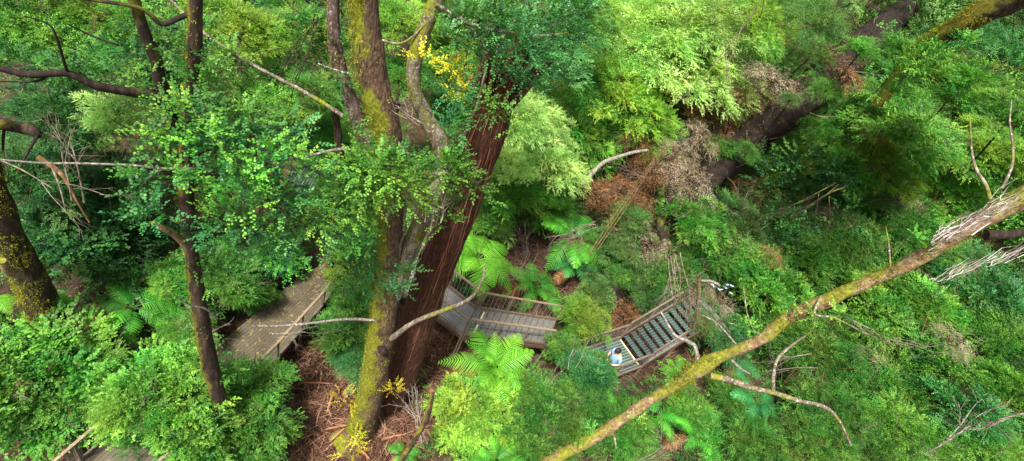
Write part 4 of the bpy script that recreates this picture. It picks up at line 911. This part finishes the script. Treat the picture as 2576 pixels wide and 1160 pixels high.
Bs = [
 # lower left
 (150, 950, 1.4, 138, 'shrub', 'round', 'broad leafy shrub on the left edge below the mossy trunk'),
 (10, 900, 1.5, 72, 'teal', 'round', 'blue green shrub at the left edge under the edge fern'),
 (50, 1000, 1.6, 130, 'mid', 'round', 'darker leafy shrub in the lower left above the pale handrail'),
 (215, 985, 1.5, 90, 'mid', 'layer', 'mid green shrub between the left edge shrub and the pale handrail'),
 (400, 990, 2.4, 112, 'shrub', 'round', 'bright rounded shrub over the lower boardwalk, upper part'),
 (362, 1015, 2.6, 88, 'shrub', 'layer', 'bright green shrub leaning over the pale handrail'),
 (500, 1085, 2.2, 88, 'shrub', 'round', 'bright shrub left of the slim dark tree foot at the bottom'),
 (630, 985, 1.9, 82, 'mid', 'layer', 'dark green shrub below the end of the leaf strewn deck'),
 (640, 1090, 1.6, 76, 'mid', 'round', 'green shrub at the bottom between slim dark tree and bark litter'),
 (455, 700, 2.2, 66, 'shrub', 'layer', 'fresh feathery shrub above the brown soil gap, left of the slim tree'),
 (470, 830, 2.0, 52, 'shrub', 'layer', 'bright shrub just left of the slim dark tree at mid height'),
 (560, 700, 2.4, 80, 'mid', 'layer', 'green shrub behind the slim dark tree above the leaf strewn deck'),
 (655, 745, 1.5, 42, 'mid', 'fine', 'shrub leaning over the left edge of the leaf strewn deck'),
 (690, 640, 2.2, 55, 'teal', 'round', 'leafy shrub above the top end of the leaf strewn deck'),
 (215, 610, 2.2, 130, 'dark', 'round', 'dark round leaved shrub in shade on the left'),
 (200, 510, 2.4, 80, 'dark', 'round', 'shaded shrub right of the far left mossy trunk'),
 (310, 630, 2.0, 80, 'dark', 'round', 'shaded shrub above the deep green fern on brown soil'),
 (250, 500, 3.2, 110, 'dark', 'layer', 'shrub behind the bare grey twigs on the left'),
 # around the main trunks
 (895, 740, 1.8, 66, 'mid', 'fine', 'shrub between the leaf strewn deck and the mossy trunk'),
 (880, 830, 1.6, 70, 'mid', 'layer', 'low shrub crossed by the white horizontal branch'),
 (905, 600, 3.0, 66, 'mid', 'fine', 'dense fine leaved shrub left of the mossy trunk at mid height'),
 (880, 665, 2.4, 52, 'lime', 'fine', 'light green fine leaved shrub above the wire mesh deck end'),
 (900, 910, 1.2, 52, 'teal', 'layer', 'small blue green shrub touching the mossy trunk beside golden leaves'),
 (1165, 1020, 1.5, 62, 'lime', 'round', 'bright lime bush right of the red brown trunk foot'),
 (1215, 1045, 1.3, 78, 'lime', 'round', 'bright lime bush under the brightest tree fern'),
 (1160, 1090, 1.0, 60, 'lime', 'round', 'sparse lime bush at the bottom right of the pale cut stem'),
 (1350, 1010, 1.3, 88, 'mid', 'layer', 'soft green shrub right of the brightest tree fern'),
 (1340, 1100, 1.3, 90, 'mid', 'layer', 'soft green shrub at the bottom left of the leaning trunk'),
 (1440, 1040, 1.4, 82, 'mid', 'wisp', 'feathery shrub directly above the lower end of the leaning trunk'),
 (1425, 880, 1.6, 50, 'mid', 'fine', 'yellow green shrub covering the end of the shallow steps'),
 (1468, 805, 2.2, 62, 'lime', 'fine', 'mossy looking yellow green shrub between steps and stairs, lower part'),
 (1500, 735, 2.4, 46, 'olive', 'fine', 'olive shrub on the side of the dark stump above the steps'),
 (1470, 935, 1.9, 62, 'teal', 'layer', 'blue green shrub overlapping the left end of the landing'),
 (1517, 925, 1.7, 36, 'mid', 'layer', 'small shrub hiding the lower left corner of the landing'),
 (1570, 1100, 1.2, 80, 'shrub', 'wisp', 'feathery green shrub below the leaning trunk near the bottom'),
 # centre right foreground
 (1820, 850, 2.0, 75, 'teal', 'fine', 'blue green shrub right of the upper stairs'),
 (1690, 700, 2.6, 82, 'mid', 'fine', 'shrub behind the straw coloured twigs above the stairs'),
 (1620, 730, 2.0, 52, 'olive', 'fine', 'small olive shrub touching the far stair handrail'),
 (1790, 650, 3.2, 95, 'mid', 'fine', 'green shrub left of the pale bluish bark pieces'),
 (1920, 720, 3.0, 100, 'shrub', 'layer', 'fresh green shrub right of the pale bluish bark pieces'),
 (2000, 640, 3.6, 110, 'shrub', 'layer', 'green shrub above the middle of the leaning trunk'),
 (1870, 580, 4.0, 95, 'olive', 'fine', 'grey green shrub below the fallen trunk on the right'),
 (2120, 600, 4.4, 115, 'mid', 'wisp', 'loose green shrub over the upper half of the leaning trunk'),
 (2010, 500, 4.6, 110, 'olive', 'wisp', 'wispy grey green shrub under the far boardwalk corner'),
 (2180, 500, 5.4, 110, 'olive', 'wisp', 'wispy grey shrub with dark twigs right of the far boardwalk corner'),
 (2290, 570, 5.5, 105, 'mid', 'wisp', 'loose dark green shrub touching the upper leaning trunk'),
 (2380, 480, 6.4, 105, 'shrub', 'layer', 'bright shrub behind the two sapling shoots'),
 (2500, 400, 7.4, 105, 'lime', 'layer', 'bright foliage behind the right hand sapling shoot'),
 (2060, 900, 2.6, 110, 'mid', 'wisp', 'dark fine shrub below the middle of the leaning trunk'),
 (2200, 800, 3.4, 115, 'shrub', 'layer', 'green shrub under the upper half of the leaning trunk'),
 (2330, 780, 4.0, 110, 'shrub', 'layer', 'leafy shrub below the pale peeling bark'),
 (2460, 730, 4.6, 100, 'teal', 'layer', 'blue green shrub under the lower streaks of pale bark'),
 (2480, 860, 4.0, 115, 'shrub', 'wisp', 'feathery shrub at the right edge below the edge fern'),
 (2330, 910, 3.2, 120, 'shrub', 'layer', 'broad green shrub in the middle of the lower right slope'),
 (2200, 960, 2.6, 120, 'mid', 'layer', 'green shrub with bare twigs in the lower right slope'),
 (2080, 1030, 2.2, 100, 'mid', 'wisp', 'dim shrub around the end of the forked side branch'),
 (2250, 1080, 2.6, 105, 'shrub', 'wisp', 'feathery shrub left of the brown dead leaf patch'),
 (2400, 1030, 3.4, 115, 'teal', 'layer', 'blue green shrub above the pale forked branch corner'),
 (2540, 1000, 4.0, 110, 'shrub', 'layer', 'leafy shrub at the right edge above the long thin branch'),
 (2480, 1130, 3.2, 100, 'shrub', 'wisp', 'feathery shrub filling the bottom right corner'),
 (2050, 1130, 1.8, 95, 'shrub', 'wisp', 'bright feathery shrub at the bottom right of centre'),
 (1890, 1120, 1.4, 90, 'mid', 'wisp', 'feathery shrub at the bottom below the dark hollow'),
 (1730, 1040, 1.2, 60, 'shrub', 'wisp', 'small feathery shrub beneath the thick part of the leaning trunk'),
 (1850, 1000, 1.0, 62, 'mid', 'wisp', 'shaded feathery shrub left of the forked side branch'),
 # centre middle
 (1330, 545, 1.4, 40, 'olive', 'fine', 'olive shrub between the two upper tree ferns'),
 (1370, 490, 2.6, 62, 'shrub', 'fine', 'olive shrub above the mid green tree fern'),
 (1290, 470, 3.2, 92, 'shrub', 'layer', 'green foliage right of the red brown trunk at mid height'),
 (1240, 560, 2.2, 55, 'mid', 'layer', 'green shrub directly above the large bright tree fern'),
 (1370, 400, 5.0, 105, 'pale', 'fine', 'dense pale green shrub right of the torn trunk'),
 (1560, 620, 2.8, 62, 'olive', 'fine', 'dry olive shrub on top of the dark stump'),
 (1590, 560, 3.6, 55, 'olive', 'fine', 'grey green tuft beneath the brown dead fronds'),
 (1740, 560, 4.4, 80, 'shrub', 'fine', 'green tuft in front of the fallen trunk beside the pale bark bundle'),
]
for x, y, h, r, mt, fm, lb in Bs: bush(x, y, h, r, mt, fm, lb)
# tree crowns in the upper part
Ts = [
 (1310, 300, 8.5, 100, 'pale', 'fine', 'pale green crown hanging right of the torn red brown top'),
 (1330, 120, 10.0, 135, 'teal', 'fine', 'large blue green crown above the torn trunk top'),
 (1200, 60, 11.0, 100, 'mid', 'layer', 'dark green crown over the torn trunk, right of the curved limb'),
 (1450, 60, 9.6, 120, 'mid', 'fine', 'green crown left of the pale yellow green crown'),
 (1640, 130, 8.0, 190, 'pale', 'fine', 'large pale yellow green crown at the top, brightest of all'),
 (1750, 200, 7.0, 125, 'pale', 'fine', 'pale green crown between the brightest crown and the fallen trunk'),
 (1560, 250, 6.6, 130, 'lime', 'fine', 'light green crown below the brightest crown'),
 (1470, 220, 6.8, 100, 'shrub', 'fine', 'fresh green crown right of the blue green hanging crown'),
 (1760, 60, 9.0, 130, 'pale', 'fine', 'pale crown at the top edge right of the brightest crown'),
 (1900, 60, 9.2, 110, 'lime', 'fine', 'light green crown at the top beside the thin bare grey stem'),
 (1450, 330, 5.0, 110, 'shrub', 'fine', 'fresh green crown above the pale bent broken branch'),
 (1620, 330, 5.2, 85, 'shrub', 'fine', 'green crown around the small hanging brown leaf cluster'),
 (1280, 420, 5.4, 60, 'pale', 'fine', 'pale foliage spray beside the upper red brown trunk'),
 (2030, 60, 10.0, 90, 'olive', 'wisp', 'grey green crown right of the thin bare grey stem'),
 (2190, 270, 9.0, 70, 'mid', 'layer', 'green crown in front of the upper fallen trunk'),
 (2030, 150, 9.6, 62, 'olive', 'wisp', 'wispy crown over the straw coloured dead leaf cap'),
 (2270, 150, 11.0, 70, 'shrub', 'layer', 'leafy crown left of the top right mossy trunk'),
 (2280, 330, 9.0, 115, 'shrub', 'layer', 'leafy green crown left of the sapling shoots'),
 (2400, 230, 10.4, 120, 'mid', 'layer', 'green crown below the top right mossy trunk'),
 (2530, 160, 11.4, 120, 'teal', 'wisp', 'blue green crown at the right edge near the top'),
 (2200, 390, 7.6, 85, 'lime', 'layer', 'yellow green crown above the grey green wispy shrubs'),
 (2540, 300, 9.6, 80, 'mid', 'layer', 'leafy crown at the right edge above the sapling shoots'),
 (2000, 400, 6.4, 62, 'lime', 'fine', 'light green crown left of the far boardwalk corner'),
 (90, 90, 9.0, 150, 'mid', 'layer', 'canopy foliage in the top left corner'),
 (250, 60, 9.4, 120, 'lime', 'layer', 'sunlit light green foliage near the top left'),
 (300, 290, 6.4, 85, 'pale', 'layer', 'pale green spray of foliage under the long dark branch'),
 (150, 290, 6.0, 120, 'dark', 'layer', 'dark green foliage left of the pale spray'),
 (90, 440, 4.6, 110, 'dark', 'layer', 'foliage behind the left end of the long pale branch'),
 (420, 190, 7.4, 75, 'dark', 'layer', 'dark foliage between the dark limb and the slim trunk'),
 (610, 90, 8.2, 105, 'lime', 'layer', 'light foliage behind the straight dark stem at the top'),
 (740, 90, 8.2, 100, 'mid', 'layer', 'foliage behind the dark leaning stem with a burl'),
 (700, 250, 6.6, 100, 'shrub', 'layer', 'green foliage crossed by the long grey diagonal branch'),
 (790, 330, 5.4, 85, 'shrub', 'layer', 'green foliage left of the mossy trunk above the pale branch'),
 (800, 240, 7.4, 60, 'mid', 'layer', 'foliage clump left of the purple brown stem'),
 (1005, 200, 8.0, 70, 'mid', 'layer', 'foliage between the mossy trunk and the curved grey limb'),
 (1010, 60, 9.4, 80, 'lime', 'layer', 'light foliage at the top between the two main stems'),
 (1130, 280, 7.6, 62, 'mid', 'layer', 'foliage between the curved grey limb and the red brown trunk'),
 (1100, 190, 9.0, 60, 'mid', 'layer', 'foliage right of the curved limb beside the golden sprays'),
]
for x, y, h, r, mt, fm, lb in Ts: bush(x, y, h, r, mt, fm, lb, 'tree', None, 'crowned_tree', .8)
# dead brown foliage
LM['straw'] = leafmat('leaf_dead_straw', (.09, .07, .04), (.3, .23, .14), (.62, .52, .38), trans=.1, hue=.01, tcol=(1.2, 1, .7))
for x, y, h, r, mt, lb, form, el in [
 (1672, 215, 7.0, 32, 'dead', 'small hanging cluster of brown dead leaves in the green crown', 'layer', 1), (1740, 270, 6.4, 28, 'dead', 'brown dead leaf cluster left of the fallen trunk, upper one', 'layer', 1.2),
 (1800, 300, 6.4, 56, 'dead', 'broad orange brown dead leaf heap beside the fallen trunk', 'rag', 1.4), (1940, 210, 9.4, 58, 'straw', 'straw coloured cap of dead leaves on the fallen trunk', 'rag', 1.4),
 (1605, 372, 5.6, 42, 'dead', 'brown dead leaf cluster at the tip of the pale bent branch', 'rag', 1.2), (1640, 430, 5.0, 60, 'dead', 'rusty dead fronds hanging below the pale bent branch', 'rag', 1.1),
 (1560, 480, 4.2, 50, 'dead', 'brown dead fronds left of the diagonal bark poles', 'rag', 1.2), (1500, 490, 3.6, 42, 'dead', 'rusty brown dead fern left of the brown dead fronds', 'rag', 1),
 (1600, 540, 3.4, 60, 'dead', 'orange brown dead foliage low on the fallen trunk', 'rag', 1.4), (1725, 455, 5.6, 62, 'straw', 'pinkish grey bundle of dead bark and leaves on the fallen trunk', 'rag', 1.2),
 (1700, 385, 6.2, 44, 'straw', 'small straw bundle above the pinkish grey bundle', 'rag', 1.2), (1570, 800, 1.4, 48, 'dead', 'orange brown dead fern beside the far stair handrail', 'rag', 1),
 (1610, 600, 3.2, 60, 'straw', 'grey brown dead twiggy heap above the dark stump', 'rag', 1.2), (1800, 770, 2.2, 42, 'straw', 'brown dead twiggy clump right of the upper stairs', 'rag', 1),
 (2270, 1105, 2.4, 46, 'dead', 'brown dead leaf patch in the lower right corner', 'rag', 1), (1450, 620, 1.8, 32, 'dead', 'small brown dead frond among the tree ferns', 'rag', 1),
 (1890, 490, 4.4, 46, 'dead', 'rusty dead leaves under the fallen trunk', 'rag', 1.3), (1330, 190, 8.4, 22, 'dead', 'small rusty leaf cluster at the right of the torn trunk top', 'layer', 1),
 (1860, 250, 7.6, 50, 'dead', 'dead brown drape between the straw cap and the broad straw heap', 'rag', 1.6), (1760, 350, 6.2, 46, 'straw', 'dead twiggy drape along the upper side of the fallen trunk', 'rag', 1.5),
 (2060, 150, 9.4, 40, 'dead', 'rusty dead fronds near the top of the fallen trunk', 'rag', 1.3), (1680, 640, 3.0, 46, 'straw', 'dry straw heap under the tangled straw coloured twigs', 'rag', 1),
 (2100, 545, 5.6, 34, 'straw', 'dry grey tuft above the upper half of the leaning trunk', 'rag', 1.4), (2260, 500, 6.6, 36, 'straw', 'dry grey tuft left of the sapling shoots', 'rag', 1.4), (1940, 650, 4.2, 34, 'dead', 'brown tuft between the fallen trunk and the leaning trunk', 'rag', 1.2),
 (1750, 720, 3.0, 40, 'straw', 'dry tangle hanging over the top of the stairs', 'rag', 1.2), (2190, 900, 3.6, 34, 'straw', 'dry tuft in the lower right slope under the fine grey twigs', 'rag', 1.5), (2390, 860, 4.8, 36, 'straw', 'dry tuft below the pale bark streaks at lower right', 'rag', 1.5),
 (2120, 190, 10, 50, 'dead', 'rusty fronds draped beside the top of the fallen trunk', 'rag', 1.3), (2200, 340, 9.4, 34, 'dead', 'brown leaves under the upper right canopy', 'rag', 1.3)]:
    bush(x, y, h, r, mt, form, lb, 'dead foliage', None, 'dead_foliage', .7, el)
for x, y, h, r, mt, form, lb in [(1820, 380, 5.8, 42, 'mid', 'fine', 'green shoots growing over the middle of the fallen trunk'), (1960, 300, 7.8, 26, 'olive', 'wisp', 'grey green shoots over the upper fallen trunk'),
    (1690, 500, 4.6, 34, 'olive', 'fine', 'olive shoots on the fallen trunk below the pinkish bundle'), (2100, 350, 7, 55, 'shrub', 'layer', 'leafy shrub on the underside of the upper fallen trunk'), (1930, 430, 5.4, 42, 'lime', 'layer', 'leafy shrub just under the middle of the fallen trunk'),
    (2075, 235, 10.2, 44, 'mid', 'wisp', 'leafy shoots hanging over the log below the rusty fronds'), (1985, 255, 10.0, 26, 'olive', 'wisp', 'small grey green shoots crossing the log'), (2165, 130, 12.0, 44, 'shrub', 'layer', 'leafy spray over the top end of the dark log'), (1880, 385, 8.0, 30, 'mid', 'wisp', 'fine shoots on the lower log beside the light green shrub'), (2130, 440, 7.0, 70, 'shrub', 'layer', 'bright leafy shrub right of the light green crown'), (2240, 450, 7.2, 70, 'lime', 'layer', 'yellow green shrub left of the dry grey tuft'), (2060, 330, 8.2, 50, 'shrub', 'fine', 'green shrub just below the top of the fallen trunk'), (1560, 690, 2.2, 40, 'mid', 'fine', 'green shoots over the dark stump'), (1770, 815, 2.8, 34, 'olive', 'wisp', 'olive shoots hanging over the top end of the stairs')]:
    bush(x, y, h, r, mt, form, lb)
for i, (x, y, h, x2, y2, lb) in enumerate([(1720, 470, 4.6, 1650, 540, 'bare twig tangle low on the fallen trunk'), (1760, 400, 5.4, 1690, 330, 'bare twigs rising from the middle of the fallen trunk'), (1850, 330, 6.2, 1780, 260, 'grey twigs beside the broad straw heap'),
    (1960, 240, 7.6, 1880, 200, 'fine twigs around the straw coloured cap'), (1620, 560, 3.4, 1540, 600, 'twigs hanging over the dark stump'), (1640, 450, 4.6, 1560, 420, 'thin twigs among the rusty dead fronds'), (2080, 150, 9, 2180, 120, 'dark twigs near the top of the fallen trunk'), (1500, 560, 3, 1420, 600, 'pale twigs above the tree ferns')]):
    p_, q_ = G(x, y, h), G(x2, y2, h + .5); d1 = (p_ - CAM) @ fw; dead(x, y, d1, x2, y2, d1 * .97, 1.3, .022, lb, 'twig' if i % 2 else 'brown', 40 + i, 5)

# pale bluish bark pieces caught in leaves
rg = np.random.default_rng(8); q0 = at(1825, 716, 15.5); rb = tag(empty('pale_bark', q0), 'pale bluish white bark pieces caught in foliage above the right end of the stairs', 'bark')
for i in range(7):
    g = Geo(); p = rg.normal(0, .13, 3) * [1.6, 1, .6]; d_ = nrm(np.array([1, .2, -.2]) + rg.normal(0, .35, 3)) * rg.uniform(.05, .1)
    tube(g, [p - d_, p + rg.normal(0, .015, 3), p + d_], [.012, .03, .012], 5, .04); link('bark_piece', g.mesh('bark_piece', True), rb, MT['bluebark'])
g = Geo(); tube(g, [at(1764, 706, 15.5), at(1790, 708, 15.5), at(1812, 719, 15.4)], [.03, .045, .03], 8, .1); link('bark_piece', g.mesh('bark_piece', True, q0), rb, BM['pale'])

# ------------------------------------------------------------------ undergrowth and the far wood
def seg_d(p, a, b):
    ap, ab = p - a, b - a; t = np.clip((ap @ ab) / (ab @ ab), 0, 1); return np.linalg.norm(ap - ab * t)
CLEAR = [(G(600, 860, 1)[:2], G(840, 665, 1)[:2], 1.5), (G(300, 1160, 1)[:2], G(600, 860, 1)[:2], 1.0), (G(1080, 740, 1.9)[:2], G(1170, 800, 1.9)[:2], 1.5), (G(1170, 810, 1.9)[:2], G(1400, 840, 1)[:2], 1.6),
         (G(1450, 930, 1)[:2], G(1590, 880, 1)[:2], 1.6), (G(1590, 880, 1)[:2], G(1750, 790, 2)[:2], 1.5)]
BARE = [(cx, cy, r * .95) for cx, cy, r in cl] + [(*G(1300, 700)[:2], 2.0), (*G(1230, 620)[:2], 1.7), (*G(330, 850)[:2], 1.2), (*G(1650, 920)[:2], 1.0), (*G(80, 1135)[:2], 1.0), (*G(1380, 640)[:2], 1.8), (*G(1440, 720)[:2], 1.2)]
def scatter(name, label, xy, rr, mesh, per, m, seed, hfun):
    """many sprays grown low over the ground as one mesh"""
    rg = np.random.default_rng(seed); g = Geo()
    for (x, y), r in zip(xy, rr):
        h = hfun(rg, r); c = np.array([x, y, gz(x, y) + h])
        ncl, ns, L, k, ll, lw, lay = per
        o, dd, nn, bt = blob_sprays(c, (r, r, h * .9 + .2), ncl, ns, L, rg, lay=lay, disc=.34)
        leaf_geo(g, o, dd, nn, L, k, ll, lw, rg, .2, False, bt)
    return tag(link(name, g.mesh(name), None, LM[m]), label, kind='stuff')
rg = np.random.default_rng(44)
pts = {'mid': [], 'dark': [], 'shrub': []}; 
for _ in range(5200):
    a = rg.uniform(-1.15, 1.15); dist = math.sqrt(rg.uniform(3.0 ** 2, 34 ** 2)); x, y = dist * math.sin(a), dist * math.cos(a)
    X, Y, D_ = proj((x, y, gz(x, y) + .6))
    if D_ < 2 or not (-150 < X < 2750 and -100 < Y < 1350): continue
    q = np.array([x, y])
    if any(seg_d(q, s_[0], s_[1]) < s_[2] for s_ in CLEAR) or any(math.hypot(x - b[0], y - b[1]) < b[2] for b in BARE): continue
    k = 'shrub' if noise.noise(Vector((x * .25, y * .25, 5))) > .12 else ('dark' if noise.noise(Vector((x * .3, y * .3, 15))) > .1 else 'mid')
    if all((q[0] - e[0]) ** 2 + (q[1] - e[1]) ** 2 > .55 for e in pts[k]): pts[k].append(q)
for k, v in pts.items():
    v = v[:330]
    scatter('undergrowth', 'low ' + {'mid': 'green', 'dark': 'dark green', 'shrub': 'bright green'}[k] + ' undergrowth covering the forest floor', v, rg.uniform(.5, 1.0, len(v)), None, (11, 9, .22, 9, .06, .036, .5), k, 60 + len(k), lambda r_, r: r_.uniform(.3, 1.0))
far = {'mid': [], 'lime': [], 'dark': [], 'olive': []}
for k in far:
    n = 0
    while n < {'mid': 42, 'lime': 26, 'dark': 34, 'olive': 26}[k]:
        a = rg.uniform(-1.1, 1.15); dist = math.sqrt(rg.uniform(25 ** 2, 62 ** 2)); x, y = dist * math.sin(a), dist * math.cos(a)
        if (x < 0 and k == 'olive') or (x > 12 and k == 'lime' and rg.uniform() < .5): continue
        far[k].append((x, y)); n += 1
for k, v in far.items():
    g = Geo(); r_ = np.random.default_rng(80 + len(v))
    for x, y in v:
        R = r_.uniform(2.4, 4.2); top = r_.uniform(3, 8) + (9 if x > 8 else 0) * r_.uniform(0, 1) + max(0, math.hypot(x, y) - 30) * .25
        for z in np.arange(1.5, top + .1, R * .8):
            c = np.array([x + r_.normal(0, .8), y + r_.normal(0, .8), gz(x, y) + z])
            o, dd, nn, bt = blob_sprays(c, (R, R, R * .7), 34, 16, .5, r_, lay=.5, disc=.26)
            leaf_geo(g, o, dd, nn, .5, 8, .17, .1, r_, .15, False, bt)
    tag(link('distant_forest', g.mesh('distant_forest'), None, LM[k]), {'mid': 'mid green', 'lime': 'light green', 'dark': 'dark green', 'olive': 'grey green'}[k] + ' canopy of the far off forest', kind='stuff')

# ------------------------------------------------------------------ light
w = bpy.data.worlds.new('World'); scene.world = w; w.use_nodes = True; nt = w.node_tree
bg = nt.nodes['Background']; sky = nt.nodes.new('ShaderNodeTexSky'); sky.sky_type = 'NISHITA'; sky.sun_disc = False
EL, AZ = R_(58), R_(200)
sky.sun_elevation = EL; sky.sun_rotation = AZ; sky.dust_density = 3.0; sky.air_density = 1.0
hs = nt.nodes.new('ShaderNodeHueSaturation'); hs.inputs['Saturation'].default_value = .5       # thin bright cloud
nt.links.new(sky.outputs[0], hs.inputs['Color']); nt.links.new(hs.outputs[0], bg.inputs[0]); bg.inputs[1].default_value = .09
sun = bpy.data.lights.new('sun', 'SUN'); sun.energy = 3.8; sun.angle = R_(8); sun.color = (1, .96, .88)
so = bpy.data.objects.new('sun', sun); COL.objects.link(so)
sd = Vector((math.sin(AZ) * math.cos(EL), math.cos(AZ) * math.cos(EL), math.sin(EL)))
so.rotation_euler = sd.to_track_quat('Z', 'Y').to_euler(); so.location = sd * 60
vs = scene.view_settings; vs.view_transform = 'Standard'; vs.look = 'None'; vs.gamma = 1; vs.exposure = 1.42
scene.cycles.max_bounces = 6; scene.cycles.diffuse_bounces = 4; scene.cycles.transmission_bounces = 4
scene.cycles.use_denoising = True; scene.cycles.denoising_prefilter = 'NONE'
